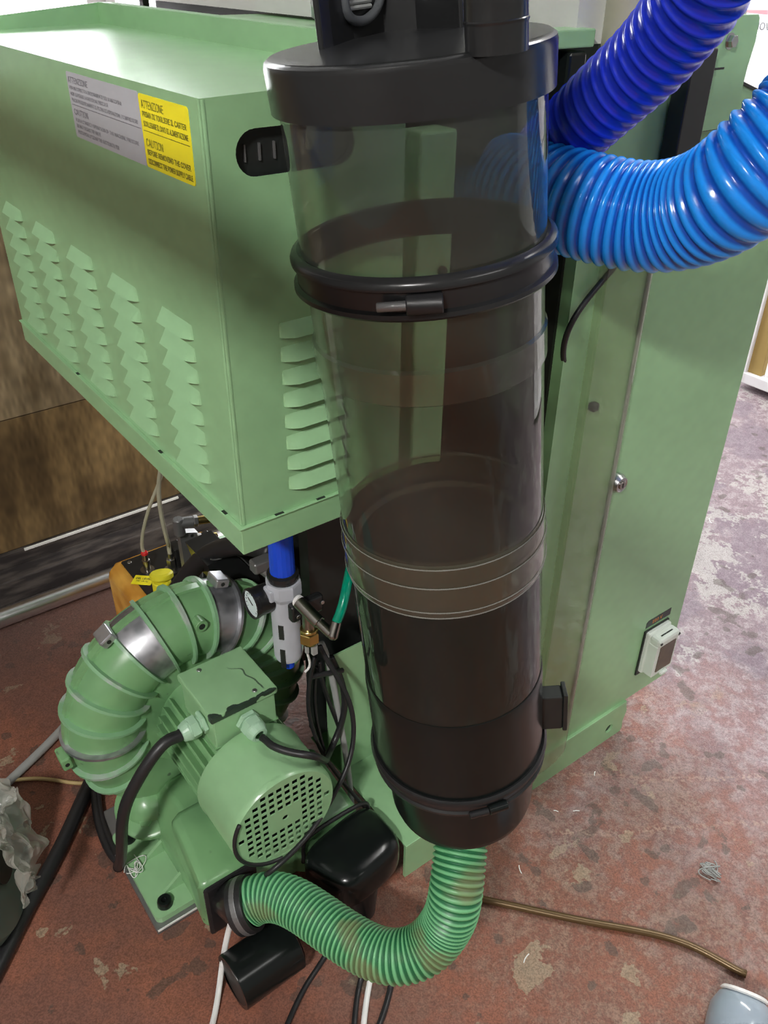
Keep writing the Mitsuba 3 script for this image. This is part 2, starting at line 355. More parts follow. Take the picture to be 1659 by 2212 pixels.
def louver(L, h, d, n=12):
    """pressed louvre in the xz plane, bulging to -y, open below; origin at its lower left"""
    s = np.r_[0, .015, np.linspace(.1, .8, n - 7), .86, .92, .96, .985, 1]; tt = np.linspace(0, 1, 4)
    end = np.clip(np.minimum(s / .015, (1 - s) / .20), 0, 1) ** .6
    v = []
    for a in tt:
        dep = d * a ** .95
        for q, e in zip(s, end): v.append((q * L, -dep * e, h * (1 - a) * (.55 + .45 * 1) - (0 if a < 1 else 0)))
    v = np.array(v); k = len(tt); f = []
    for i in range(k - 1):
        for j in range(n - 1):
            a, b, c, e = i * n + j, i * n + j + 1, (i + 1) * n + j + 1, (i + 1) * n + j
            f += [(a, c, b), (a, e, c)]
    return trimesh.Trimesh(v, np.array(f), process=False)
lv = louver(.078, .0165, .0105)
lo = louver(.078, .0165, .0097); lo = trimesh.convex.convex_hull(np.vstack([lo.vertices[-12:] + [0, 0, .0012], lo.vertices[-12:] * [1, 0, 1] + [0, 0, .0012]]))
rowz = [1.138 - .0267 * i for i in range(8)]
side = np.array([[0, 1, 0, BX0], [-1, 0, 0, 0], [0, 0, 1, 0], [0, 0, 0, 1.]])
f1 = None
for c, y in enumerate((1.521, 1.370, 1.219, 1.069, .918)):
    for z in rowz:
        m = side.copy(); m[1, 3] = y; m[2, 3] = z
        if f1 is None:
            f1 = put('louver', lv, 'louver_paint', hs, smooth=18, to_world=T(m.tolist())); f2 = put('louver_opening', lo, 'dark_metal', f1, to_world=T(m.tolist()))
        else:
            q = again('louver', f1, T(m.tolist()), hs); again('louver_opening', f2, T(m.tolist()), q)
for i in range(8):
    m = np.eye(4); m[:3, :3] = np.diag([-1, 1, 1]); m[:3, 3] = (.511, BY0, 1.149 - .0275 * i)
    mm = lv.copy(); mm.apply_scale((-1, 1, 1)); mm.invert()
    m = np.eye(4); m[:3, 3] = (.511, BY0, 1.149 - .0275 * i)
    if i == 0:
        g1 = put('louver', mm, 'louver_paint', hs, smooth=18, to_world=T(m.tolist()))
        l2 = lo.copy(); l2.apply_scale((-1, 1, 1)); l2.invert(); g2 = put('louver_opening', l2, 'dark_metal', g1, to_world=T(m.tolist()))
    else:
        q = again('louver', g1, T(m.tolist()), hs); again('louver_opening', g2, T(m.tolist()), q)
# stickers on the long side
def sticker(y0, y1, z0, z1, m, ink, label, heads, lines, rr):
    key = put('warning_sticker', extrude(rrect(-y1, -y0, z0, z1, rr), .0006, (BX0, 0, 0), (0, -1, 0), (0, 0, 1)), m)
    tag(key, label, 'sticker')
    tx = [text(s, h, (BX0 - .0006, y, z), (0, -1, 0), (0, 0, 1), .0002, b, w) for s, h, y, z, w, b in heads + lines]
    put('lettering', J(*tx), ink, key)
    put('rule', bx(BX0 - .0009, BX0 - .0005, y0 + .003, y1 - .004, (z0 + z1) / 2 + .0005, (z0 + z1) / 2 + .0011), ink, key)
sticker(.7905, .9035, 1.3095, 1.3795, 'sticker_yellow', 'print_olive', 'yellow warning sticker headed ATTENZIONE beside the grey one',
    [('ATTENZIONE', .0075, .898, 1.3665, .052, False), ('CAUTION', .0075, .8975, 1.3305, .040, False)],
    [('PRIMA DI TOGLIERE IL CARTER', .005, .898, 1.3585, .100, True), ('SCOLLEGARE IL CAVO DI ALIMENTAZIONE', .005, .898, 1.3495, .102, True),
     ('BEFORE REMOVING THE COVER', .005, .8975, 1.3225, .100, True), ('DISCONNECT THE POWER SUPPLY CABLE', .005, .8975, 1.3135, .102, True)], .004)
sticker(.9037, 1.111, 1.3095, 1.3805, 'sticker_grey', 'print_grey', 'grey instruction sticker headed ATTENZIONE left of the yellow one',
    [('ATTENZIONE', .0065, 1.107, 1.369, .062, False), ('CAUTION', .0065, 1.104, 1.335, .044, False)],
    [('PER UN CORRETTO FUNZIONAMENTO DELLA MACCHINA', .0038, 1.106, 1.362, .155, False), ('NON SUPERARE LA PRESSIONE INDICATA', .0038, 1.106, 1.3555, .115, False), ('PULIRE PERIODICAMENTE IL FILTRO DI ASPIRAZIONE / COMPRESSORE', .0038, 1.105, 1.349, .192, False),
     ('FOR A CORRECT OPERATION OF THE MACHINE PRESSURE', .0038, 1.103, 1.3275, .185, False), ('DO NOT EXCEED THE VALUE', .0038, 1.103, 1.321, .075, False), ('PERIODICALLY CLEAN THE SUCTION FILTER', .0038, 1.102, 1.3145, .125, False)], .003)

# ---------------------------------------------------------------- green machine cabinet
CY = .766
cb = thing('machine_cabinet', 'large green machine cabinet at the right with door panel, lock and base rail', 'machine cabinet')
put('door_panel', extrude(Polygon([(.9, .094), (1.405, .094), (1.405, 1.284), (1.275, 1.325), (1.183, 1.352), (.9, 1.352)]), .04, (0, CY + .04, 0), (1, 0, 0), (0, 0, 1)), 'green_paint', cb)
put('panel_edging', extrude(Polygon([(1.183, 1.352), (1.275, 1.325), (1.405, 1.284), (1.405, 1.288), (1.275, 1.329), (1.183, 1.356)]), .045, (0, CY + .042, 0), (1, 0, 0), (0, 0, 1)), 'dark_metal', cb, 'dark edging on the sloping top')
put('upper_plate', extrude(Polygon([(1.05, 1.297), (1.186, 1.297), (1.181, 1.352), (1.182, 1.37), (1.188, 1.403), (1.186, 1.430), (1.182, 1.434), (1.05, 1.434)]), .012, (0, CY - .002, 0), (1, 0, 0), (0, 0, 1)), 'green_paint', cb)
put('plate_seam', J(bx(1.05, 1.189, CY - .0035, CY - .001, 1.2935, 1.297), bx(1.186, 1.190, CY - .0035, CY - .001, 1.2935, 1.352)), 'dark_metal', cb, 'dark gap below the upper plate')
put('hex_bolt', J(hexnut((1.129, CY - .014, 1.405), (1.129, CY - .022, 1.405), .008), cyl((1.129, CY - .013, 1.405), (1.129, CY - .015, 1.405), .010)), 'steel', cb)
put('slot_scratch', bx(1.10, 1.128, CY - .0145, CY - .0135, 1.372, 1.3745), 'dark_metal', cb, 'short dark slot')
put('black_post', bx(1.036, 1.085, CY - .03, CY - .004, 1.20, 1.40, .002), 'dark_metal', cb, 'black vertical bar')
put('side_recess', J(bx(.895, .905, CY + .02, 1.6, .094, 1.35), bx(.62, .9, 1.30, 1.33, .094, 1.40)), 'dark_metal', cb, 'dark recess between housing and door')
put('frame_post', bx(.648, .704, .80, .84, .80, 1.33, .003), 'green_paint', cb, 'green upright behind the clear cylinder')
for z in (1.132, 1.168): put('post_bolt', cyl((.688, .80, z), (.688, .795, z), .006, 12), 'dark_metal', cb)
put('top_rail', bx(.62, .915, CY + .03, CY + .07, 1.404, 1.424, .002), 'green_paint', cb)
put('black_bracket', bx(.72, .96, CY + .06, CY + .09, 1.28, 1.404, .002), 'dark_metal', cb, 'black plate under the top rail')
put('cap_screw', J(cyl((.838, CY + .06, 1.397), (.838, CY + .052, 1.397), .009, 18, .002)), 'steel', cb)
put('clamp_block', bx(.873, .905, CY + .03, CY + .06, 1.345, 1.40, .004), 'black_gloss', cb)
put('rib_grille', J(*[bx(.903, .955, CY + .045, CY + .05, 1.35 - i * .012, 1.356 - i * .012) for i in range(5)]), 'black_plastic', cb)
put('grey_block', bx(.985, 1.03, CY - .01, CY, 1.215, 1.255, .002), 'grey_cable', cb, 'small grey block beside the black bar')
put('oil_pot', lathe([(1e-4, 0), (.031, 0), (.031, .053), (.033, .056), (.033, .1), (1e-4, .1)], (.948, CY + .008, 1.404)), 'tube_clear', cb, 'yellowish plastic pot', smooth=40)
# base with its rail and foot
rail = Polygon([(.632, 0), (1.262, 0), (1.266, .010), (1.263, .03), (1.270, .06), (1.262, .094), (.632, .094)]).difference(Point(1.216, .036).buffer(.0120))
put('base_rail', extrude(rail, .006, (0, CY, 0), (1, 0, 0), (0, 0, 1)), 'green_paint', cb)
put('base_hole', cyl((1.216, CY - .0004, .036), (1.216, CY + .004, .036), .0118, 18), 'dark_metal', cb, 'dark bolt hole')
put('base_deck', extrude(Polygon([(.632, CY - .006), (1.262, CY - .006), (1.262, 1.09), (.632, 1.09)]), .004, (0, 0, .092)), 'green_paint', cb)
put('base_lip', bx(.632, 1.262, CY - .007, CY - .003, .088, .096, .001), 'louver_paint', cb)
put('lower_sheet', extrude(Polygon([(.634, .097), (.9, .097), (.9, .40), (.84, .42), (.606, .42), (.606, .18), (.634, .18)]), .004, (0, .98, 0), (1, 0, 0), (0, 0, 1)), 'green_paint', cb, 'green sheet low down behind the filter')
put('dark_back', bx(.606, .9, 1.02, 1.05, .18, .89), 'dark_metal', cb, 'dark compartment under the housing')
# lock
lk = thing('panel_lock', 'round chrome key lock on the green door panel', 'lock')
L0 = PY(1338, 1045, CY - .01)
put('rosette', lathe([(.015, 0), (.0178, .001), (.0178, .007), (.0165, .010), (.0138, .016), (.0125, .0165), (.0112, .0155), (1e-4, .0155)], (L0[0], CY, L0[2]), (0, -1, 0), 32), 'steel', lk, smooth=30)
put('core', cyl((L0[0], CY - .0150, L0[2]), (L0[0], CY - .0180, L0[2]), .008, 24, .0008), 'nickel', lk)
put('keyhole', bx(L0[0] - .0013, L0[0] + .0013, CY - .0186, CY - .0176, L0[2] - .004, L0[2] + .004), 'dark_metal', lk)
# electric socket with its label
so = thing('power_socket', 'white wall socket with brown window flap low on the green cabinet', 'socket')
sx0, sx1, sz0, sz1 = 1.281, 1.355, .178, .288
put('base_box', bx(sx0, sx1, CY - .014, CY, sz0 - .004, sz1, .004), 'socket_white', so)
put('hinge_cap', bx(sx0 + .002, sx1 - .002, CY - .040, CY - .010, sz1 - .026, sz1 - .002, .007), 'socket_white', so)
flap = rrect(sx0 + .002, sx1 - .002, sz0, sz1 - .022, .004)
put('flap', extrude(flap, .024, (0, CY - .012, 0), (1, 0, 0), (0, 0, 1)), 'socket_white', so)
put('flap_window', extrude(rrect(sx0 + .014, sx1 - .008, sz0 + .010, sz1 - .026, .003), .0012, (0, CY - .036, 0), (1, 0, 0), (0, 0, 1)), 'socket_window', so, 'brown see-through window')
put('flap_grip', bx(sx0 + .03, sx1 - .022, CY - .044, CY - .036, sz0 - .003, sz0 + .004, .002), 'socket_white', so)
put('hinge_slot', bx(sx0 + .018, sx1 - .018, CY - .030, CY - .027, sz1 - .0035, sz1 - .0015), 'dark_metal', so)
put('gasket', bx(sx0 - .004, sx1 + .002, CY - .004, CY, sz0 - .014, sz1 + .002), 'dark_metal', so, 'black gasket')
for x in (sx0 + .009, sx1 - .006): put('screw_hole', cyl((x, CY - .0385, sz1 - .013), (x, CY - .0405, sz1 - .013), .0035, 14), 'dark_metal', so)
lb = put('voltage_label', extrude(Polygon([(1.279, .297), (1.361, .297), (1.361, .316), (1.284, .316), (1.279, .311)]), .0006, (0, CY, 0), (1, 0, 0), (0, 0, 1)), 'sticker_dark')
tag(lb, 'small dark label with orange print above the socket', 'label')
put('lettering', text('220 V', .0085, (1.298, CY - .0006, .302), (1, 0, 0), (0, 0, 1), .0003, True), 'print_orange', lb)

# grey hood and its dark underside
hd = thing('machine_hood', 'long light grey hood over the machine, cut by the top of the frame', 'machine hood')
put('shell', extrude(Polygon([(.90, 1.405), (1.25, 1.405), (1.25, 1.75), (.90, 1.75)]), 1.475, (0, 2.29, 0), (1, 0, 0), (0, 0, 1)), 'hood_paint', hd)
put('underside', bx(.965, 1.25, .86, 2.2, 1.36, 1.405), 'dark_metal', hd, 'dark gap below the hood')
for y in (2.18,): put('hanger', bx(.925, .94, y, y + .02, 1.37, 1.405), 'dark_metal', hd)
k = put('side_ledge', bx(.64, .94, .86, 1.62, 1.385, 1.40, .002), 'green_paint', cb)

# ---------------------------------------------------------------- clear sheet guard
gx0, gx1, gy = .945, 1.063, .748
arc = [(gx0, CY - .004), (gx0 + .002, gy)] + [(gx1 - .020 + .020 * math.sin(a), gy + .016 - .016 * math.cos(a)) for a in np.linspace(0, math.pi / 2, 8)]
def sheet(z0, z1, nz=40):
    """bent clear sheet with a rounded lower right corner"""
    a = np.array(arc); d = np.r_[0, np.cumsum(np.linalg.norm(np.diff(a, axis=0), axis=1))]; s = np.linspace(0, d[-1], 36)
    x = np.interp(s, d, a[:, 0]); y = np.interp(s, d, a[:, 1]); v = []; R = .075
    for i in range(nz):
        for j in range(36):
            dd = max(0, R - (d[-1] - s[j])); zb = z0 + R - math.sqrt(max(R * R - dd * dd, 0))
            v.append((x[j], y[j], zb + (z1 - zb) * i / (nz - 1)))
    f = []
    for i in range(nz - 1):
        for j in range(35):
            p, q, r, w = i * 36 + j, i * 36 + j + 1, (i + 1) * 36 + j + 1, (i + 1) * 36 + j; f += [(p, q, r), (p, r, w)]
    return trimesh.Trimesh(np.array(v), np.array(f), process=False)
cg = put('clear_guard', sheet(.065, 1.21), 'clear_sheet', smooth=40); tag(cg, 'bent clear plastic guard strip with rounded corner on the green cabinet', 'plastic guard')
put('edge_bead', sweep(np.array([(gx1, CY - .003, z) for z in np.linspace(.14, 1.21, 30)]), .0028, 8), 'grey_cable', cg)
k = put('sheet_clip', bx(.972, .985, CY - .012, CY, .905, .918, .002), 'dark_metal', cb)

# ---------------------------------------------------------------- clear filter cylinder
PA, PB = np.array([.513, .630, 1.3]), np.array([.599, .585, .4])
AX = (PA - PB) / np.linalg.norm(PA - PB)
def ap(z): return PB + AX * (z - .4) / AX[2]
def turn(prof, n=72, closed=False):
    """prof rows (radius, world z of the axis point)"""
    return lathe([(r, (z - .4) / AX[2]) for r, z in prof], PB, AX, n, closed)
ft = thing('filter_cylinder', 'tall smoky clear plastic filter cylinder with black lid, clamps and cup', 'filter')
put('lid', turn([(1e-4, 1.4385), (.06, 1.4383), (.118, 1.4370), (.1225, 1.434), (.1235, 1.430), (.1225, 1.396), (.119, 1.396), (.1165, 1.398)]), 'black_plastic', ft, smooth=35)
put('upper_tube', turn([(.1160, 1.40), (.1160, 1.262)]), 'smoky_tube', ft, smooth=True)
put('clamp_ring', turn([(.1155, 1.277), (.1195, 1.279), (.1245, 1.276), (.1265, 1.272), (.1262, 1.268), (.1225, 1.266), (.1222, 1.250), (.1262, 1.248), (.1265, 1.244), (.124, 1.2415), (.1165, 1.2425), (.1155, 1.26)], closed=True), 'black_plastic', ft, smooth=40)
# clamp screw on the ring, facing the camera
def on_cyl(z, u, r):
    """point at radius r round the axis at z, on the side seen towards image column u"""
    c = ap(z); best = None
    for a in np.linspace(0, 2 * np.pi, 721):
        e1 = np.cross(AX, (0, 1, 0)); e1 /= np.linalg.norm(e1); e2 = np.cross(AX, e1)
        q = c + r * (np.cos(a) * e1 + np.sin(a) * e2); d = CR @ (q - EYE)
        if (q - c) @ (EYE - c) < 0: continue
        s = abs(CW / 2 + F * d[0] / d[2] - u)
        if best is None or s < best[0]: best = (s, q, (q - c) / r)
    return best[1], best[2]
q, n_ = on_cyl(1.258, 915, .124); tn = np.cross(AX, n_)
put('clamp_latch', J(cyl(q - tn * .014 + n_ * .004, q + tn * .017 + n_ * .004, .0085, 20, .001)), 'rubber', ft, smooth=40)
put('latch_screw', J(cyl(q - tn * .039 + n_ * .003, q - tn * .012 + n_ * .004, .0042, 14, .0008)), 'dull_steel', ft, smooth=40)
put('middle_tube', turn([(.1145, 1.246), (.1145, .90)]), 'smoky_tube', ft, smooth=True)
put('joint_band', turn([(.1148, 1.192), (.1172, 1.189), (.1172, 1.158), (.1150, 1.156)]), 'clear_band', ft, 'clear joint band', smooth=30)
put('joint_sleeve', turn([(.1148, .972), (.1165, .968), (.1175, .945), (.1180, .941), (.1180, .913), (.1172, .905), (.1155, .900)]), 'yellowed_sleeve', ft, 'yellowed clear sleeve', smooth=30)
put('inner_ring', turn([(.1120, .975), (.1090, .970), (.1080, .940), (.0990, .932)]), 'yellowed_sleeve', ft, 'clear inner ring', smooth=30)
for z, r in ((.968, .1170), (.944, .1184), (.911, .1184), (.902, .1166)):
    put('sleeve_edge', turn([(r, z + .0009), (r + .0007, z), (r, z - .0009)]), 'edge_grey', ft, 'pale edge line of the sleeve', smooth=True)
put('lower_tube', turn([(.1140, .905), (.1140, .722)]), 'smoky_lower', ft, smooth=True)
put('filter_insert', turn([(.1125, .962), (.1132, .960), (.1132, .952), (.098, .925), (.094, .905), (.07, .890), (1e-4, .883)]), 'dust_black', ft, 'black dusty filter cup', smooth=30)
put('filter_body', turn([(.1122, .945), (.1110, .60), (1e-4, .60)]), 'dust_black', ft, 'black filter inside the lower tube', smooth=30)
put('lower_sleeve', turn([(.1145, .728), (.1155, .726), (.1165, .712), (.1160, .700), (.1165, .58), (.1145, .58)]), 'black_gloss', ft, 'glossy black lower sleeve', smooth=30)
put('label_recess', lathe([(.1172, (.685 - .4) / AX[2]), (.1172, (.62 - .4) / AX[2])], PB, AX, 72), 'black_plastic', ft, smooth=True) if False else None
put('lower_clamp', turn([(.1145, .592), (.1195, .594), (.1225, .590), (.1225, .586), (.1190, .583), (.1180, .572), (.1205, .569), (.1200, .565), (.110, .563), (.108, .575)], closed=True), 'black_plastic', ft, smooth=40)
q, n_ = on_cyl(.576, 1060, .121); tn = np.cross(AX, n_)
put('clamp_latch', J(cyl(q - tn * .004 + n_ * .004, q + tn * .022 + n_ * .003, .0065, 16, .001)), 'black_gloss', ft, smooth=40)
put('latch_screw', J(cyl(q - tn * .030 + n_ * .003, q - tn * .004 + n_ * .004, .005, 14, .0008)), 'black_plastic', ft, smooth=40)
put('bottom_cup', turn([(.106, .568), (.1055, .55), (.1025, .475), (.0995, .463), (.092, .457), (.05, .452), (1e-4, .452)]), 'black_gloss', ft, 'black bottom cup', smooth=35)
# clip that holds the cylinder, on its right side
qb = ap(.640) + CR[0] * .118
fr = frame(qb, AX, up=CR[0]); cl = J(bx(-.012, .012, -.026, .006, -.034, .028, .002), bx(-.014, .014, -.032, -.026, -.036, .032, .001)); 
M = np.eye(4); M[:3, 0] = CR[2] * [1, 1, 0] / np.linalg.norm(CR[2][:2]); M[:3, 2] = AX; M[:3, 1] = np.cross(M[:3, 2], M[:3, 0]); M[:3, 1] /= np.linalg.norm(M[:3, 1]); M[:3, 3] = qb
if M[:3, 1] @ CR[0] > 0: cl.apply_scale((1, -1, 1)); cl.invert()
cl.apply_transform(M); put('side_clip', cl, 'dark_metal', ft, 'black clip')
# two stacks on the lid
def stack_pipe(o, r, z1, steps, wall=.003):
    pr = [(r * 1.0, 0)]
    for h in steps: pr += [(r, h - .0015), (r * 1.035, h), (r * 1.035, h + .0010), (r, h + .0018)]
    pr += [(r, z1), (r - wall, z1), (r - wall, 0)]
    return lathe(pr, o, AX, 48)
zl = ap(1.440)
def lid_pt(u, v, h=0):
    d = cam_ray(u, v); c = zl + AX * h; return EYE + d * ((c - EYE) @ AX) / (d @ AX)
p1 = lid_pt(1073, 92)
put('outlet_pipe', stack_pipe(p1 - AX * .006, .0232, .16, (.020, .040, .060)), 'black_plastic', ft, smooth=35)
# moulded inlet block on the left of the lid, its front wall running back to the middle
foot = [lid_pt(687, 104), lid_pt(720, 95), lid_pt(765, 78), lid_pt(830, 62), lid_pt(900, 56), lid_pt(1003, 54), lid_pt(1000, 20), lid_pt(760, 30), lid_pt(690, 62)]
e_r = CR[0] - AX * (CR[0] @ AX); e_r /= np.linalg.norm(e_r); e_f = np.cross(AX, e_r)
fp = Polygon([((p - zl) @ e_r, (p - zl) @ e_f) for p in foot]).buffer(-.003).buffer(.003)
put('inlet_block', extrude(fp, .17, zl - AX * .008, e_r, e_f), 'black_plastic', ft, smooth=25)
hz = [lid_pt(738, -60, .004), lid_pt(744, 20, .004), lid_pt(765, 44, .004), lid_pt(790, 46, .004), lid_pt(812, 24, .004), lid_pt(828, -30, .004), lid_pt(832, -80, .004)]
fz = [lid_pt(u, v, .0) - CR[2] * .0 for u, v in ((745, 84), (812, 66))]
wn = np.cross(fz[1] - fz[0], AX); wn /= np.linalg.norm(wn); wn = wn if wn @ CR[2] < 0 else -wn
def wall_pt(u, v, off=.004):
    d = cam_ray(u, v); o = fz[0] + wn * off; return EYE + d * ((o - EYE) @ wn) / (d @ wn)
put('handle_rim', cable([wall_pt(u, v) for u, v in ((742, -60), (744, 0), (752, 32), (776, 46), (802, 34), (818, 8), (826, -30), (828, -70))], .0042, 40, 10), 'dark_grey', ft, 'grey rim of the handle opening', smooth=True)
for v0 in (2, 14): put('handle_bar', cyl(wall_pt(744, v0 + 6, .002), wall_pt(800, v0 - 2, .002), .002, 8), 'grey_cable', ft)
put('side_tab', cyl(lid_pt(682, 30, .0), lid_pt(682, 5, .02), .006, 12, .001), 'grey_cable', ft)

# ---------------------------------------------------------------- blue hoses
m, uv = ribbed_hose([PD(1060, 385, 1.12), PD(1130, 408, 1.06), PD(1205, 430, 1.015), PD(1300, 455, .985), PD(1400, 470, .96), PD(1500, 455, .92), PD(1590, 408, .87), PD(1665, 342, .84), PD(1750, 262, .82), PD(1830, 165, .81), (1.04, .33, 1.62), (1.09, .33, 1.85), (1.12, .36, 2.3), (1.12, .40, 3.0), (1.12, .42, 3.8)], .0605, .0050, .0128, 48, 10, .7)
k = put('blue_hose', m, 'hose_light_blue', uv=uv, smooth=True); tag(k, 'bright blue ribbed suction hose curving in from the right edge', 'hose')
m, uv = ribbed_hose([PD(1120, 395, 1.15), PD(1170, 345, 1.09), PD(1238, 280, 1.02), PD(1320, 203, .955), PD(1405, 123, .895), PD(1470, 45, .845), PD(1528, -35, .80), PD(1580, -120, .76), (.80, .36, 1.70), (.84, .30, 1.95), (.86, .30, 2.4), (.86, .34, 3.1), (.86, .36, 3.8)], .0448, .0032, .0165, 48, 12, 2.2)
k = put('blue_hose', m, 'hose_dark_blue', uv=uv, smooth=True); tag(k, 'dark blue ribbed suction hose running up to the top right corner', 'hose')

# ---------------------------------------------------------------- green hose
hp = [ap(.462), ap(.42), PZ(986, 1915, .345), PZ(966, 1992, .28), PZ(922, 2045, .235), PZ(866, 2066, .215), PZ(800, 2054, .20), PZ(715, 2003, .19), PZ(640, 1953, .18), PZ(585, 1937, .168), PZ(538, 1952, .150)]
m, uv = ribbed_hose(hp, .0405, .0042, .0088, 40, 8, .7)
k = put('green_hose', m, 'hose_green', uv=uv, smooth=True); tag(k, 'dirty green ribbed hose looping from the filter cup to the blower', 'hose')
hend = hp[-1]; hdir = np.array(hp[-1]) - np.array(hp[-2]); hdir /= np.linalg.norm(hdir)
ha = thing('hose_adapter', 'black rubber hose adapter between green hose and blower', 'hose adapter')
put('cuff', lathe([(.040, -.006), (.0465, -.006), (.0475, 0), (.0475, .022), (.044, .026), (1e-4, .026)], hend - hdir * .002, hdir, 40), 'rubber', ha, smooth=35)
put('clamp_band', lathe([(.0478, .004), (.0484, .005), (.0484, .013), (.0478, .014)], hend - hdir * .002, hdir, 40), 'dull_steel', ha)
put('elbow', hull(cyl(hend + hdir * .012, hend + hdir * .022, .043, 32), lathe([(.043, 0), (.043, .01)], (.325, .868, .105), (0, -1, 0), 32)), 'black_plastic', ha, smooth=50)
pm = thing('pipe_muffler', 'glossy black pipe stub lying under the green hose', 'pipe')
put('barrel', lathe([(.040, .0), (.0475, .0), (.0485, .002), (.0485, .115), (.040, .120), (1e-4, .120)], (.258, .752, .050), (1, .03, .0), 44), 'black_gloss', pm, smooth=35)
put('bore', cyl((.259, .752, .050), (.2615, .752, .050), .041, 32), 'dark_metal', pm)

# ---------------------------------------------------------------- side channel blower
bl = thing('blower', 'green ribbed side channel blower with motor standing on the floor', 'blower')
AXX, AXZ, RY = .417, .289, 1.18
RC, RT = .172, .069
def torus(a0, a1, r, n=60, sides=28):
    a = np.linspace(a0, a1, n); p = np.stack([AXX + RC * np.cos(a), np.full(n, RY), AXZ + RC * np.sin(a)], -1)
    v = []; f = []
    for i in range(n):
        c, s = np.cos(a[i]), np.sin(a[i])
        for j in range(sides):
            b = 2 * np.pi * j / sides; ro = r * np.cos(b); v.append((AXX + (RC + ro) * c, RY - r * np.sin(b) * 1.02, AXZ + (RC + ro) * s))
    for i in range(n - 1):
        for j in range(sides):
            p_, q_, r_, w_ = i * sides + j, i * sides + (j + 1) % sides, (i + 1) * sides + (j + 1) % sides, (i + 1) * sides + j; f += [(p_, q_, r_), (p_, r_, w_)]
    return trimesh.Trimesh(np.array(v), np.array(f), process=False)
def ring_rib(a, w, r0, r1, sides=32):
    v, f = [], []
    for da, r in ((-w, r0), (-w * .6, r1), (w * .6, r1), (w, r0)):
        c, s_ = np.cos(a + da), np.sin(a + da)
        for j in range(sides):
            b = 2 * np.pi * j / sides; v.append((AXX + (RC + r * np.cos(b)) * c, RY - r * np.sin(b) * 1.02, AXZ + (RC + r * np.cos(b)) * s_))
    for i in range(3):
        for j in range(sides):
            p_, q_, r_, w_ = i * sides + j, i * sides + (j + 1) % sides, (i + 1) * sides + (j + 1) % sides, (i + 1) * sides + j; f += [(p_, q_, r_), (p_, r_, w_)]
    return trimesh.Trimesh(np.array(v), np.array(f), process=False)
put('ring_housing', torus(0, 2 * np.pi, RT, 96), 'green_cast', bl, smooth=True)
put('impeller_disc', lathe([(1e-4, -.03), (.13, -.03), (.13, .05), (1e-4, .05)], (AXX, RY, AXZ), (0, -1, 0), 48), 'green_cast', bl, smooth=30)
put('rear_cover', lathe([(1e-4, 0), (.19, 0), (.225, -.01), (.23, -.03), (.2, -.05)], (AXX, RY + .06, AXZ), (0, 1, 0), 64), 'green_cast', bl, smooth=30)
for a0, a1 in ((106.5, 119.5), (63, 76.5)):
    put('bare_band', torus(math.radians(a0), math.radians(a1), RT + .0012, 10), 'bare_alu', bl, 'bare aluminium band', smooth=True)
for i, a in enumerate([62.5 - 14.3 * k for k in range(13)] + [77, 91.2, 105.7, 120.2, 134.2, 148.5, 163, 177.5, 192, 206]):
    d = math.radians(1.25)
    bare = a in (177.5, 62.5)
    rb = ring_rib(math.radians(a), d, RT - .004, RT + .0095)
    put('rib', rb, 'rib_paint' if not bare else 'bare_alu', bl, smooth=35)
put('outer_seam', lathe([(RC + RT - .002, -.012), (RC + RT + .004, -.010), (RC + RT + .004, .006), (RC + RT - .002, .008)], (AXX, RY, AXZ), (0, -1, 0), 96, True), 'green_cast', bl, smooth=30)
for a in (122, 184, 70):
    c = np.array([AXX, 0, AXZ]) + (RC + RT + .012) * np.array([math.cos(math.radians(a)), 0, math.sin(math.radians(a))])
    b = bx(-.014, .014, -.022, .016, -.009, .009, .003); b.apply_transform(trimesh.transformations.rotation_matrix(-math.radians(a - 90), (0, 1, 0))); b.apply_translation((c[0], RY, c[2]))
    lg = put('clamp_lug', b, 'bare_alu' if a != 184 else 'green_cast', bl)
    put('lug_hole', cyl((c[0], RY - .0215, c[2]), (c[0], RY - .0228, c[2]), .004, 12), 'dark_metal', lg)
c = PY(430, 1346, RY - .06); put('screw_boss', J(cyl((c[0], RY - .02, c[2]), (c[0], c[1] - .012, c[2]), .012, 20, .001)), 'green_cast', bl); put('boss_hole', cyl((c[0], c[1] - .0115, c[2]), (c[0], c[1] - .0125, c[2]), .006, 14), 'dark_metal', bl)
# motor
MR = .083
put('motor_body', lathe([(1e-4, .0), (MR, .0), (MR, .27), (1e-4, .27)], (AXX, 1.165, AXZ), (0, -1, 0), 56), 'green_cast', bl, smooth=30)
fin = bx(-.0022, .0022, 0, .205, 0, .018, .0008)
ff = None
for i in range(30):
    a = 2 * math.pi * (i + .5) / 30
    m = trimesh.transformations.rotation_matrix(a, (0, 1, 0)); m2 = trimesh.transformations.translation_matrix((AXX, .91, AXZ)) @ m @ trimesh.transformations.translation_matrix((0, 0, MR - .004))
    if abs(((a + math.pi) % (2 * math.pi)) - math.pi) < .62: continue
    if ff is None: ff = put('cooling_fin', fin, 'green_cast', bl, to_world=T(m2.tolist()))
    else: again('cooling_fin', ff, T(m2.tolist()), bl)
FY = .818
put('fan_cowl', lathe([(.0965, FY - .941), (.1005, FY - .941), (.1015, FY - .938), (.1015, FY - .928), (.1000, FY - .925), (.0995, -.010), (.0965, -.003), (.0945, 0), (.0905, 0), (.0905, -.004)], (AXX, FY, AXZ), (0, -1, 0), 72), 'green_paint', bl, smooth=28)
disc = Point(0, 0).buffer(.0915, quad_segs=18)
holes = []
st, hw = .0150, .0052
for i in range(-8, 9):
    for j in range(-8, 9):
        x, z = (i + .5) * st, j * st * .98
        if math.hypot(x, z) < .083 and not (abs(x) < .029 and abs(z) < .028): holes.append(sbox(x - hw, z - hw, x + hw, z + hw))
gr = disc.difference(shapely.union_all(holes)).difference(Point(0, 0).buffer(.0055))
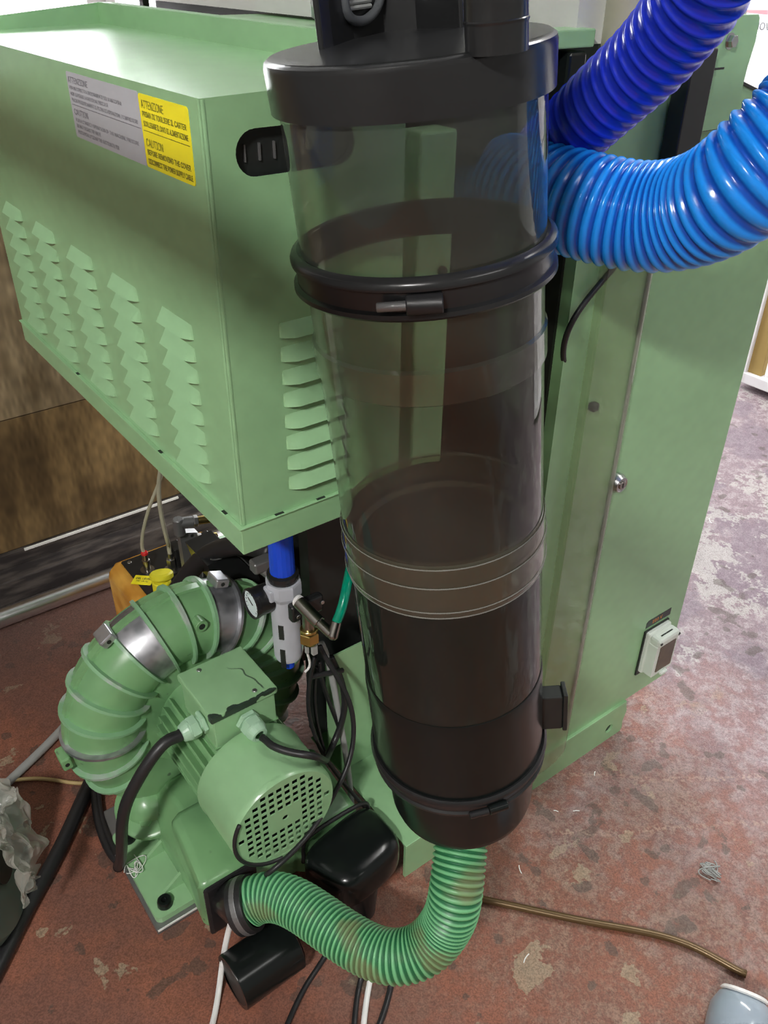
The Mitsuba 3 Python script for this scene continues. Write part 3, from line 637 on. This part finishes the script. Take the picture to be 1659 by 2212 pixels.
gk = put('fan_grille', extrude(gr, .0025, (AXX, FY + .003, AXZ), (1, 0, 0), (0, 0, 1)), 'green_paint', bl)
put('hub_plate', lathe([(1e-4, .0001), (.02, .0001), (.021, -.0012)], (AXX, FY + .0005, AXZ), (0, -1, 0), 32), 'green_paint', bl) if False else None
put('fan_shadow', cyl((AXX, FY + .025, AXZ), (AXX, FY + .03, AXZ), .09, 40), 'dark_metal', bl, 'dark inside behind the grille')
for i in range(7):
    a = i * 2 * math.pi / 7; b = bx(.02, .085, .0, .002, -.012, .012); b.apply_transform(trimesh.transformations.rotation_matrix(.7, (1, 0, 0))); b.apply_transform(trimesh.transformations.rotation_matrix(a, (0, 1, 0))); b.apply_translation((AXX, FY + .015, AXZ)); put('fan_blade', b, 'dust_black', bl)
put('cowl_edge_guard', sweep(np.array([(AXX + .0965 * math.cos(a), FY - .0015, AXZ + .0965 * math.sin(a)) for a in np.linspace(math.radians(150), math.radians(262), 30)]), .0035, 8), 'rubber', bl, 'black worn rim at the lower left', smooth=True)
# terminal box
TX0, TX1, TY0, TY1, TZ = .3605, .4865, .943, 1.072, .450
tb = put('terminal_box', bx(TX0 + .004, TX1 - .004, TY0 + .004, TY1 - .004, .345, TZ - .012, .003), 'green_paint', bl)
put('lid', bx(TX0, TX1, TY0, TY1, TZ - .014, TZ, .0025), 'terminal_paint', tb)
put('seam', bx(TX0 + .002, TX1 - .002, TY0 + .002, TY1 - .002, .372, .3745), 'green_cast', tb)
for u, v in ((430, 1448), (550, 1492)):
    c = PZ(u, v, TZ); put('screw', cyl((c[0], c[1], TZ - .001), (c[0], c[1], TZ + .0022), .0045, 14, .001), 'steel', tb)
def gland(o, ax):
    o, ax = np.array(o, float), np.array(ax, float)
    g = put('cable_gland', J(hexnut(o, o + ax * .008, .0215), cyl(o + ax * .007, o + ax * .013, .0145, 20), hexnut(o + ax * .012, o + ax * .028, .0205), lathe([(.0185, 0), (.0185, .004), (.0145, .015), (.011, .016), (.008, .014)], o + ax * .027, ax, 24)), 'gland_green', tb, 'pale green cable gland')
    put('bore', cyl(o + ax * .041, o + ax * .0435, .0078, 16), 'dark_metal', g) if False else None
gland((TX0 + .004, .985, .408), (-1, 0, -.10))
gland((.425, TY0 + .004, .408), (.05, -1, -.12))
# silencer box, feet
sb = hull(bx(.275, .60, .872, 1.15, .022, .11, .02), bx(.30, .57, .93, 1.12, .11, .165, .02))
put('silencer_body', sb, 'green_cast', bl, smooth=25)
put('port_housing', hull(bx(.268, .375, .862, .90, .025, .165, .02), bx(.28, .42, .98, 1.02, .03, .19, .02)), 'green_cast', bl, smooth=25)
put('port_housing', hull(bx(.455, .60, .862, .90, .02, .135, .02), bx(.44, .59, .98, 1.02, .03, .18, .02)), 'green_cast', bl, smooth=25)
put('port_gasket', bx(.272, .372, .858, .866, .028, .160, .006), 'rubber', bl)
put('port_collar', lathe([(.06, 0), (.066, .002), (.066, .018), (.058, .022), (1e-4, .022)], (.285, 1.13, .095), (-.25, -.35, 1), 40), 'green_cast', bl, smooth=30)
put('port_duct', hull(ball((.285, 1.14, .09), .055), ball((.36, 1.12, .07), .06)), 'green_cast', bl, smooth=30)
ftz = .014
put('foot_plate', extrude(rrect(.205, .36, .943, 1.165, .012), .014, (0, 0, ftz)), 'green_paint', bl)
for y in (.99, 1.075):
    g = Polygon([(.235, .028), (.33, .028), (.33, .10)]); put('gusset', extrude(g, .006, (0, y, 0), (1, 0, 0), (0, 0, 1)), 'green_paint', bl)
put('foot_wall', hull(bx(.322, .334, .955, 1.16, .028, .12), bx(.322, .36, .955, 1.16, .028, .03)), 'green_paint', bl)
for y in (.966, 1.136):
    put('foot_bolt', lathe([(1e-4, .004), (.006, .004), (.0065, .013), (.0115, .013), (.0135, .010), (.0145, 0)], (.231, y, .028), (0, 0, 1), 28), 'black_gloss', bl, 'black bolt cap', smooth=30)
c = PZ(318, 1775, .09); put('drain_plug', J(hexnut((c[0], c[1], .085), (c[0] - .004, c[1] - .006, .105), .014), cyl((c[0], c[1], .06), (c[0], c[1], .087), .018, 20)), 'green_cast', bl)
k = put('base_plate', bx(.199, .62, .934, 1.24, 0, .0135, .0015), 'dull_steel'); tag(k, 'thin steel base plate under the blower foot', 'base plate')
k = put('plate_edge', bx(.2, .35, .9325, .9345, .010, .0138), 'white_metal', k)
# black rubber boot on the right port
rbt = thing('rubber_boot', 'glossy black rubber boot on the right port of the blower', 'rubber boot')
b0 = trimesh.creation.icosphere(3, 1.0)
v = b0.vertices; v = np.sign(v) * np.abs(v) ** .55; v = v * [.084, .064, .048]
v[:, 0] *= 1 + .10 * v[:, 1] / .06
b0 = trimesh.Trimesh(v, b0.faces, process=False); b0.apply_transform(trimesh.transformations.rotation_matrix(.15, (0, 0, 1))); b0.apply_translation((.540, .795, .100))
put('boot', b0, 'black_gloss', rbt, smooth=True)
put('spout', hull(lathe([(.030, 0), (.040, .07)], (.520, .755, .002), (.1, .25, 1), 28), ball((.53, .775, .085), .042)), 'black_plastic', rbt, smooth=30)
put('mouth_rim', cable([(.465, .856, .08), (.467, .854, .135), (.485, .853, .150), (.585, .855, .150), (.612, .857, .135), (.616, .858, .08)], .004, 40, 8), 'rubber', rbt, smooth=True)

# ---------------------------------------------------------------- compressed air regulator
RX, RYY = .535, .985
rg = thing('air_regulator', 'grey filter regulator with blue knob hanging under the louvred housing', 'air regulator')
def zat(v): return PY(618, v, RYY)[2]
def rl(prof, m, name, n=32, lab=None, sm=30): return put(name, lathe(prof, (RX, RYY, 0), (0, 0, 1), n), m, rg, lab, smooth=sm)
zk = zat(1232); zb = zat(1422)
pr = []
rl([(1e-4, zk + .085), (.0195, zk + .085), (.0205, zk + .082), (.0212, zk + .002), (.0195, zk), (1e-4, zk)], 'reg_blue', 'knob', 18, 'blue knob', False)
rl([(.020, zk + .003), (.0265, zk), (.0265, zk - .006), (.0245, zk - .008), (.0245, zk - .016), (.018, zk - .018)], 'black_plastic', 'collar')
put('head', J(lathe([(1e-4, zk - .014), (.0295, zk - .014), (.0305, zk - .018), (.0305, zk - .040), (.026, zk - .050), (1e-4, zk - .05)], (RX, RYY, 0), (0, 0, 1), 8), bx(RX - .033, RX + .026, RYY - .012, RYY + .012, zk - .045, zk - .022, .003)), 'reg_grey', rg)
rl([(.0245, zk - .04), (.0245, zb + .012), (.022, zb + .004), (1e-4, zb + .003)], 'reg_grey', 'bowl')
for z0, z1 in ((zat(1332), zat(1362)), (zat(1385), zat(1425))):
    a = (CR[2] * [1, 1, 0]); a /= np.linalg.norm(a); sd = np.array([a[1], -a[0], 0]); nn = -a * math.cos(.25) - sd * math.sin(.25)
    c = np.array([RX, RYY, 0]) + nn * .0243; M = np.eye(4); M[:3, 0] = np.cross((0, 0, 1), nn) * -1; M[:3, 1] = (0, 0, 1); M[:3, 2] = nn; M[:3, 3] = c
    if np.linalg.det(M[:3, :3]) < 0: M[:3, 0] *= -1
    b = bx(-.0045, .0045, z1, z0, -.0005, .0012); b.apply_transform(M); put('sight_window', b, 'dark_metal', rg)
rl([(1e-4, zb + .006), (.009, zb + .006), (.010, zb + .001), (.0105, zb - .008), (.0095, zb - .020), (1e-4, zb - .020)], 'reg_blue', 'drain_knob', 16, 'blue drain knob')
zp = zat(1300)
put('port_plate', J(bx(RX - .012, RX + .050, RYY - .044, RYY - .028, zp - .012, zp + .022, .004)), 'black_plastic', rg)
for dx in (-.001, .046): put('plate_screw', cyl((RX + dx, RYY - .044, zp + (.0 if dx < 0 else .008)), (RX + dx, RYY - .047, zp + (.0 if dx < 0 else .008)), .004, 14, .0008), 'steel', rg)
q0 = PY(642, 1297, RYY - .044)
put('seal_tape', cyl(q0, q0 + [.001, -.006, 0], .0105, 20), 'ptfe', rg, 'white thread tape', smooth=30)
put('tee_fitting', J(cyl(q0 + [0, -.004, 0], q0 + [.010, -.050, -.018], .0112, 20, .001), cyl(q0 + [.004, -.026, -.008], q0 + [.004, -.026, -.044], .0105, 20, .001)), 'nickel', rg, smooth=35)
q1 = q0 + [.004, -.026, -.042]
put('brass_nut', J(cyl(q1, q1 - [0, 0, .006], .0150, 20, .001), hexnut(q1 - [0, 0, .007], q1 - [0, 0, .028], .0172), lathe([(.0155, 0), (.0125, .006), (1e-4, .004)], q1 - [0, 0, .026], (0, 0, -1), 20)), 'brass', rg, 'brass nut')
put('plug_terminal', J(bx(q1[0] - .009, q1[0] - .003, q1[1] - .003, q1[1] + .003, q1[2] - .052, q1[2] - .032, .001), bx(q1[0] + .003, q1[0] + .013, q1[1] - .004, q1[1] + .004, q1[2] - .062, q1[2] - .033, .001)), 'grey_cable', rg)
q2 = q0 + [.010, -.050, -.018]
put('push_elbow', J(cyl(q2 + [-.001, .004, .001], q2 + [.006, -.026, -.009], .0085, 20, .001), ball(q2 + [.007, -.028, -.010], .0085), cyl(q2 + [.007, -.028, -.010], q2 + [.018, -.022, .010], .0085, 20, .001)), 'nickel', rg, smooth=35)
q3 = q2 + [.017, -.0225, .008]
k = put('air_tube', cable([q3, PY(742, 1300, q3[1] + .004), PY(750, 1262, q3[1] + .02), PY(757, 1225, q3[1] + .05), PY(760, 1190, q3[1] + .09)], .0078, 24, 12), 'tube_green', smooth=True); tag(k, 'short green air tube rising from the regulator elbow behind the filter', 'air tube')
# pressure gauge
g0 = np.array([RX - .038, RYY - .012, zat(1300) + .006]); ga = np.array([-.985, -.02, .04]); ga /= np.linalg.norm(ga)
gg = thing('pressure_gauge', 'round black pressure gauge with white dial beside the regulator', 'gauge')
g0 = PY(588, 1286, 1.0)
put('case', lathe([(1e-4, -.002), (.023, -.002), (.025, .0), (.0255, .034), (.0268, .035), (.0268, .042), (.0245, .043), (.0235, .040)], g0, ga, 36), 'black_plastic', gg, smooth=30)
put('dial', cyl(g0 + ga * .0375, g0 + ga * .039, .0238, 32), 'dial_white', gg)
M = frame(g0 + ga * .0392, ga)
nd = bx(-.0007, .0007, -.004, .013, 0, .0008); nd.apply_transform(trimesh.transformations.rotation_matrix(1.1, (0, 0, 1))); nd.apply_transform(M); put('needle', nd, 'print_black', gg)
tk = J(*[(lambda b: (b.apply_transform(trimesh.transformations.rotation_matrix(a, (0, 0, 1))), b)[1])(bx(-.0004, .0004, .0165, .0195, 0, .0005)) for a in np.linspace(-2.3, 2.3, 13)]); tk.apply_transform(M); put('scale_marks', tk, 'print_black', gg)
put('stem', cyl(g0 - ga * .03, g0, .008, 16), 'brass', gg)

# ---------------------------------------------------------------- yellow oil tank and valve block behind the blower
yt = thing('oil_tank', 'amber plastic oil tank with black lid on the floor behind the blower', 'oil tank')
put('tank', bx(.452, .74, 1.44, 1.745, 0, .245, .03), 'tank_plastic', yt, smooth=50)
put('lid', bx(.487, .72, 1.46, 1.713, .244, .251, .003), 'black_plastic', yt, 'black lid plate')
for x, y in ((.503, 1.697), (.503, 1.50)): put('lid_screw', cyl((x, y, .25), (x, y, .253), .0055, 14, .001), 'steel', yt)
c = PZ(318, 1228, .255)
put('push_fitting', J(lathe([(.017, 0), (.017, .002), (.008, .003), (.008, .02), (.0095, .021), (.0095, .030), (.007, .031), (.0065, .048), (1e-4, .048)], (c[0], c[1], .251), (0, 0, 1), 20)), 'nickel', yt)
put('red_collar', cyl((c[0], c[1], .296), (c[0], c[1], .305), .0085, 18, .002), 'red_plastic', yt, 'red release ring')
ct = np.array([c[0], c[1], .30])
c = PZ(372, 1228, .255)
put('push_fitting', J(lathe([(.020, 0), (.020, .003), (.010, .004), (.010, .022)], (c[0], c[1], .251), (0, 0, 1), 22), hexnut((c[0], c[1], .268), (c[0], c[1], .285), .011), cyl((c[0], c[1], .28), (c[0], c[1], .30), .006)), 'steel', yt)
ct2 = np.array([c[0], c[1], .295])
c = PZ(352, 1275, .255)
put('filler_cap', J(cyl((c[0], c[1], .25), (c[0], c[1], .285), .022, 20, .002), cyl((c[0] + .004, c[1] + .005, .283), (c[0] + .006, c[1] + .01, .300), .027, 24, .004), bx(c[0] - .028, c[0] + .03, c[1] - .034, c[1] - .010, .25, .262, .004)), 'valve_yellow', yt, 'yellow filler cap', smooth=35)
c = PZ(309, 1253, .252); b = bx(-.024, .024, -.017, .017, 0, .001); b.apply_transform(trimesh.transformations.rotation_matrix(-.75, (0, 0, 1))); b.apply_translation((c[0], c[1], .2512)); st = put('tank_label', b, 'sticker_yellow', yt, 'yellow label')
tm = J(text('OIL LEVEL', .006, (0, 0, 0), (1, 0, 0), (0, 1, 0), .0003, True, .038), text('ISO VG 32', .005, (.004, -.009, 0), (1, 0, 0), (0, 1, 0), .0003, False, .028)); tm.apply_translation((-.019, .002, 0)); tm.apply_transform(trimesh.transformations.rotation_matrix(-.75, (0, 0, 1))); tm.apply_translation((c[0], c[1], .2523)); put('lettering', tm, 'print_black', st)
# valve block
vb = thing('valve_block', 'grey vertical valve bar with brass fittings beside the oil tank', 'valve block')
vy = 1.50
pc = [PY(u, v, vy) for u, v in ((388, 1152), (428, 1150), (442, 1260), (405, 1262))]
put('bar', extrude(Polygon([(p[0], p[2]) for p in pc]).buffer(.0), .02, (0, vy + .02, 0), (1, 0, 0), (0, 0, 1)), 'dull_steel', vb)
c = PY(406, 1160, vy); put('bar_hole', cyl((c[0] + .01, vy - .001, c[2]), (c[0] + .01, vy + .001, c[2]), .004, 12), 'dark_metal', vb)
for i, (u, v) in enumerate(((415, 1126), (424, 1165), (430, 1202), (433, 1240))):
    c = PY(u, v, vy - .01); d = np.array([.97, -.2, -.1]); d /= np.linalg.norm(d)
    fk = put('brass_fitting', cyl(c + d * .010, c + d * .048, .0095, 18, .002), 'brass', vb, smooth=35)
    put('fitting_nut', hexnut(c + d * .002, c + d * .012, .0135), 'steel', fk)
    if i == 0: put('elbow_fitting', J(cyl(c - d * .034, c + d * .003, .0125, 20, .002), cyl(c - d * .03 - [0, 0, .030], c - d * .03 + [0, 0, .012], .0125, 20, .002)), 'dull_steel', vb, smooth=35)
put('solenoid', J(bx(.585, .61, 1.60, 1.64, .25, .31, .003), bx(.60, .66, 1.58, 1.62, .25, .29, .003)), 'black_plastic', vb, 'black valve body')
k = put('tool_cover', hull(bx(.50, .62, 1.22, 1.34, .55, .565), bx(.54, .60, 1.28, 1.32, .66, .665)), 'dark_metal', vb) if False else None
# black casing between valve block and regulator
bc = thing('black_casing', 'black casing in the shade under the corner of the louvred housing', 'casing')
p_ = [PY(u, v, 1.28) for u, v in ((448, 1222), (505, 1195), (560, 1245), (570, 1290), (470, 1270))]
put('shell', extrude(Polygon([(p[0], p[2]) for p in p_]), .10, (0, 1.38, 0), (1, 0, 0), (0, 0, 1)), 'black_plastic', bc)
put('edge_wire', cable([PY(455, 1208, 1.275), PY(480, 1205, 1.275), PY(505, 1198, 1.275), PY(530, 1213, 1.275), PY(558, 1238, 1.27)], .0016, 30, 6), 'dull_steel', bc)
c = PY(565, 1218, 1.1); put('hose_barb', J(bx(c[0] - .02, c[0] + .02, c[1] - .012, c[1] + .012, c[2] - .012, c[2] + .012, .004), cyl(c + [.0, 0, -.01], c + [.02, -.02, -.035], .010, 14)), 'dull_steel', bc)

# ---------------------------------------------------------------- cables and tubes
def tagc(name, pts, r, m, label, cat='cable', n=56, sides=10, group=None):
    k = put(name, cable(pts, r, n, sides), m, smooth=True); tag(k, label, cat, group); return k
tagc('clear_tube', [ct, ct + [.0, .004, .03], PY(325, 1090, 1.62), PY(352, 1020, 1.6), PY(356, 985, 1.58)], .0042, 'tube_clear', 'clear air tube rising from the fitting with the red ring', 'air tube')
tagc('clear_tube', [ct2, ct2 + [0, 0, .03], PY(362, 1170, 1.58), PY(345, 1090, 1.56), PY(346, 1020, 1.54), PY(356, 985, 1.5)], .0050, 'tube_clear', 'clear air tube rising from the steel fitting on the oil tank', 'air tube')
tagc('rubber_hose', [PY(372, 1290, 1.40), PY(400, 1250, 1.38), PY(440, 1205, 1.33), PY(490, 1182, 1.27), PY(545, 1180, 1.2), PY(590, 1195, 1.15)], .020, 'rubber', 'thick black rubber hose passing behind the blower under the housing', 'hose', 40, 16)
# power cable of the motor
tagc('power_cable', [(.325, .985, .4045), (.316, .985, .402), PY(362, 1600, .984), PY(326, 1640, .982), PY(294, 1692, .985), PY(271, 1742, .995), PY(263, 1806, 1.02), PZ(256, 1872, .012)], .0105, 'rubber', 'thick black cable from the pale green gland down to the floor', sides=14)
tagc('power_cable', [PZ(258, 1862, .011), PZ(235, 1835, .011), PZ(212, 1770, .012), PZ(205, 1700, .02), PZ(212, 1660, .03)], .0085, 'rubber', 'black cable curving behind the blower foot at the ribbed ring')
tagc('power_cable', [PZ(254, 1850, .022), PZ(228, 1790, .014), PZ(214, 1735, .014), PZ(216, 1690, .02)], .006, 'rubber', 'thinner black cable inside the curve behind the blower foot')
tagc('floor_cable', [PZ(205, 1670, .014), PZ(185, 1712, .014), PZ(150, 1790, .014), PZ(105, 1880, .014), PZ(55, 1970, .014), PZ(10, 2060, .014), PZ(-40, 2150, .014)], .0145, 'rubber', 'thick black cable running over the red floor to the left edge', sides=16)
tagc('floor_rod', [PZ(140, 1568, .012), PZ(80, 1630, .012), PZ(20, 1687, .012), PZ(-30, 1735, .012)], .0095, 'grey_cable', 'light grey rod on the floor going under the plastic film', 'rod')
tagc('thin_wire', [PZ(200, 1690, .006), PZ(150, 1690, .006), PZ(100, 1683, .006), PZ(50, 1683, .006), PZ(10, 1690, .006)], .0042, 'tan_cable', 'thin tan wire on the floor left of the blower', 'wire')
# cable of the second gland, loops at the right of the motor
tagc('motor_cable', [(.428, .903, .401), (.431, .892, .400), PZ(588, 1611, .403), PZ(632, 1626, .401), PZ(680, 1634, .392), PY(712, 1625, .93), PY(738, 1560, .95), PY(742, 1490, .96), PY(715, 1420, .965)], .0062, 'rubber', 'black cable from the front gland curling right over the fan cowl')
tagc('loop_cable', [PY(690, 1395, .95), PY(715, 1440, .93), PY(752, 1510, .90), PY(764, 1580, .88), PY(752, 1650, .86), PY(722, 1715, .84), PY(690, 1770, .82), PY(650, 1822, .80), PY(600, 1870, .79), PY(575, 1890, .80)], .0045, 'rubber', 'black cable looping down past the fan grille to the green hose')
tagc('loop_cable', [PY(680, 1420, .955), PY(668, 1480, .955), PY(668, 1540, .95), PY(685, 1600, .94), PY(705, 1640, .93), PY(750, 1700, .90), PY(790, 1745, .88)], .0040, 'rubber', 'thin black cable at the left of the bundle right of the motor')
tagc('loop_cable', [PY(690, 1430, .962), PY(705, 1500, .962), PY(728, 1560, .96), PY(745, 1620, .95), PY(752, 1680, .94)], .0040, 'rubber', 'thin black cable crossing the grey conduit')
tagc('loop_cable', [PY(684, 1440, .965), PY(680, 1500, .965), PY(685, 1560, .96), PY(702, 1625, .94)], .0036, 'rubber', 'thin black cable in the middle of the bundle right of the motor')
tagc('grey_conduit', [PY(694, 1390, .972), PY(712, 1440, .972), PY(726, 1510, .965), PY(742, 1600, .95), PY(756, 1700, .92), PY(762, 1790, .885), PY(764, 1812, .87)], .0062, 'grey_cable', 'grey conduit running down to the black rubber boot', 'conduit')
k = put('cable_tie', cyl(PY(672, 1462, .955), PY(740, 1448, .955), .005, 10), 'rubber'); tag(k, 'black strap round the cable bundle below the regulator', 'strap')
tagc('white_wire', [q1 - [.006, 0, .040], PY(668, 1425, .93), PY(668, 1440, .93), PY(658, 1452, .93)], .0022, 'white_cable', 'short white wire under the brass nut', 'wire', 20)
tagc('panel_cable', [PY(1330, 572, .758), PY(1290, 620, .755), PY(1245, 680, .756), PY(1222, 730, .76), PY(1218, 780, .77)], .0042, 'rubber', 'thin black cable below the bright blue hose, over the clear guard')
# on the floor at the front
tagc('white_cable', [PZ(505, 1975, .17), PZ(494, 2010, .13), PZ(482, 2070, .06), PZ(474, 2130, .015), PZ(462, 2200, .006), PZ(440, 2260, .006)], .0052, 'white_cable', 'white cable hanging from the hose adapter to the bottom edge')
tagc('floor_wire', [PZ(720, 2030, .03), PZ(690, 2085, .006), PZ(655, 2140, .006), PZ(620, 2215, .006), PZ(600, 2260, .006)], .0048, 'rubber', 'black cable under the green hose, leftmost at the bottom edge')
tagc('floor_wire', [PZ(790, 2080, .03), PZ(776, 2130, .006), PZ(768, 2180, .006), PZ(762, 2260, .006)], .0048, 'rubber', 'black cable left of the pale grey one at the bottom edge')
tagc('floor_wire', [PZ(808, 2080, .03), PZ(797, 2130, .006), PZ(788, 2190, .006), PZ(782, 2260, .006)], .0052, 'white_cable', 'pale grey cable under the green hose at the bottom edge')
tagc('floor_wire', [PZ(850, 2090, .03), PZ(842, 2140, .006), PZ(828, 2190, .006), PZ(800, 2260, .006)], .0052, 'rubber', 'black cable right of the pale grey one at the bottom edge')
tagc('boot_wire', [PZ(795, 1990, .02), PZ(806, 2015, .012), PZ(810, 2060, .006)], .0045, 'rubber', 'short black cable leaving the foot of the rubber boot')
mat('copper_dull', (.12, .075, .032), .32, .45)
k = put('copper_tube', cable([PZ(960, 1925, .008), PZ(1030, 1940, .008), PZ(1150, 1966, .008), PZ(1280, 1993, .008), PZ(1400, 2015, .008), PZ(1490, 2042, .008), PZ(1560, 2078, .008), PZ(1612, 2105, .008)], .0066, 50, 14), 'copper_dull', smooth=True); tag(k, 'bent brownish metal tube lying on the floor right of the green hose', 'tube')
# white thread on the foot, metal swarf, bits
def tangle(c, n, size, r, zf, seed):
    g = np.random.default_rng(seed); ms = []
    for i in range(n):
        p = [np.array(c) + np.r_[g.normal(0, size, 2), zf + abs(g.normal(0, zf))] for _ in range(5)]; ms.append(cable(p, r, 30, 5))
    return J(*ms)
c = PZ(296, 1876, .03); k = put('thread_tangle', tangle(c, 4, .012, .0009, .002, 5), 'white_cable', smooth=True); tag(k, 'tangle of white thread on the green blower foot', 'thread')
c = PZ(1532, 1885, 0); k = put('metal_swarf', tangle(c, 9, .010, .0013, .005, 8), 'grey_cable', smooth=True); tag(k, 'small curl of grey metal swarf on the floor at the right', 'metal swarf')
for u, v, a, L, w in ((1124, 1878, 1.1, .018, 'straight pale splinter on the red floor just above the copper-coloured tube'), (1245, 1752, -.6, .014, 'pale splinter on the red floor right of the filter cup, farther one'), (1137, 2070, .3, .02, 'curved pale splinter on the red floor below the metal tube'),
                     (1201, 1752, -1.0, .01, 'tiny pale splinter on the red floor beside the filter cup'), (1285, 1671, .6, .012, 'tiny pale splinter on the floor before the cabinet base rail'), (1535, 1125, .9, .03, 'pale splinter on the worn floor at the right of the green door panel')):
    c = PZ(u, v, .0012); d = np.array([math.cos(a), math.sin(a), 0]) * L / 2
    k = put('wood_splinter', cable([c - d, c + np.array([-d[1], d[0], 0]) * .15, c + d], .0011, 8, 5), 'white_cable'); tag(k, w, 'splinter', 'pale splinters on the floor')

# ---------------------------------------------------------------- film-wrapped roll at the left edge
fw = thing('wrapped_roll', 'dark greenish roll in crumpled clear plastic film at the left edge', 'roll')
mat('roll_green', (.06, .11, .095), .3)
c0 = PZ(-22, 1995, 0); c0 = np.array([c0[0] + .012, c0[1] + .01, .145]); axr = np.array([.86, -.5, .12]); axr /= np.linalg.norm(axr)
put('roll', lathe([(.03, .045), (.055, .05), (.12, .047), (.137, .03), (.140, 0), (.140, -.18), (1e-4, -.18)], c0, axr, 48), 'roll_green', fw, smooth=30)
put('core', cyl(c0 + axr * .02, c0 + axr * .052, .034, 28), 'dark_metal', fw, 'black core')
def film_sheet(pts_rows, seed):
    g = np.random.default_rng(seed); P = np.array(pts_rows); nu, nv = P.shape[:2]
    from scipy.ndimage import zoom as nz, gaussian_filter
    Q = np.stack([nz(P[..., k], (60 / nu, 40 / nv), order=1) for k in range(3)], -1)
    for s, a in ((1.2, .0035), (3, .008)):
        q = np.stack([gaussian_filter(g.normal(size=Q.shape[:2]), s) for _ in range(3)], -1); Q = Q + q / q.std() * a
    h, w = Q.shape[:2]; i, j = np.meshgrid(np.arange(h - 1), np.arange(w - 1), indexing='ij'); a = i * w + j
    f = np.vstack([np.stack([a, a + 1, a + w + 1], -1).reshape(-1, 3), np.stack([a, a + w + 1, a + w], -1).reshape(-1, 3)])
    return trimesh.Trimesh(Q.reshape(-1, 3), f, process=False)
def FP(u, v, y): return PY(u, v, y)
rows = [[FP(-40, 1640, 1.16), FP(2, 1655, 1.14), FP(32, 1700, 1.13)], [FP(-40, 1720, 1.12), FP(15, 1730, 1.10), FP(62, 1775, 1.11)], [FP(-30, 1770, 1.07), FP(25, 1790, 1.07), FP(70, 1800, 1.09)], [FP(0, 1800, 1.05), FP(38, 1850, 1.06), FP(76, 1860, 1.08)], [FP(15, 1830, 1.04), FP(50, 1890, 1.05), FP(78, 1900, 1.07)], [FP(35, 1870, 1.04), FP(55, 1930, 1.05), FP(60, 1920, 1.06)]]
put('film', film_sheet(rows, 3), 'film', fw, 'crumpled clear film', smooth=50)

# ---------------------------------------------------------------- grey shoe-like glossy thing at the corner
mat('gloss_grey', (.30, .36, .42), .16, spec=.7)
gc = thing('glossy_canister', 'glossy grey rounded canister cut by the bottom right corner', 'canister')
cc = PZ(1596, 2218, .05); ax2 = np.array([.45, .25, .25]); ax2 /= np.linalg.norm(ax2)
put('body', lathe([(1e-4, .055), (.02, .053), (.038, .042), (.048, .022), (.050, 0), (.050, -.15), (1e-4, -.15)], cc, ax2, 44), 'gloss_grey', gc, smooth=True)
put('collar', lathe([(.030, .050), (.034, .053), (.038, .048), (.034, .046)], cc, ax2, 44, True), 'white_cable', gc)

# ---------------------------------------------------------------- white crate, far right
cr = thing('white_crate', 'white wooden crate standing on the floor behind the cabinet at the right', 'crate')
X0, Y1 = 3.11, 1.75
put('bottom_rail', bx(X0, X0 + 1.2, .3, Y1, .03, .075, .004), 'crate_white', cr)
for y in (1.69, 1.2, .7, .35): put('upright', bx(X0 + .005, X0 + .06, y, y + .06, .075, 1.02, .003), 'crate_white', cr)
put('stained_batten', bx(X0 + .02, X0 + .05, 1.63, 1.69, .075, 1.0, .002), 'stained_wood', cr, 'yellow-stained batten')
for i, y in enumerate((1.31, 1.0, .69, .38)): put('plank', bx(X0 + .03, X0 + .05, y, y + .30, .075, 1.0, .003), 'crate_white', cr)
put('top_board', bx(X0 - .01, X0 + 1.2, .3, Y1, 1.0, 1.06, .004), 'crate_white', cr)
put('lid', bx(X0 - .02, X0 + 1.2, .3, Y1 + .01, 1.065, 1.30, .004), 'crate_white', cr)
for y in (1.62,): put('foot', bx(X0 + .3, X0 + .4, y, y + .1, 0, .03), 'crate_white', cr)
c = PX(1624, 63, X0 - .021)
put('lettering', text('MOV-FIT', .022, (X0 - .0205, c[1] + .0, c[2]), (0, -1, 0), (0, 0, 1), .001), 'print_grey', cr)
cc = PX(1610, 24, X0 - .021)
put('red_stripe', extrude(Polygon([(-cc[1], cc[2] - .004), (-cc[1] + .3, cc[2] - .014), (-cc[1] + .3, cc[2] + .014), (-cc[1], cc[2] + .004)]), .001, (X0 - .0205, 0, 0), (0, -1, 0), (0, 0, 1)), 'print_pink', cr, 'faded red stripe')

for k in [k for k in list(scene) if scene[k] is None]: del scene[k]
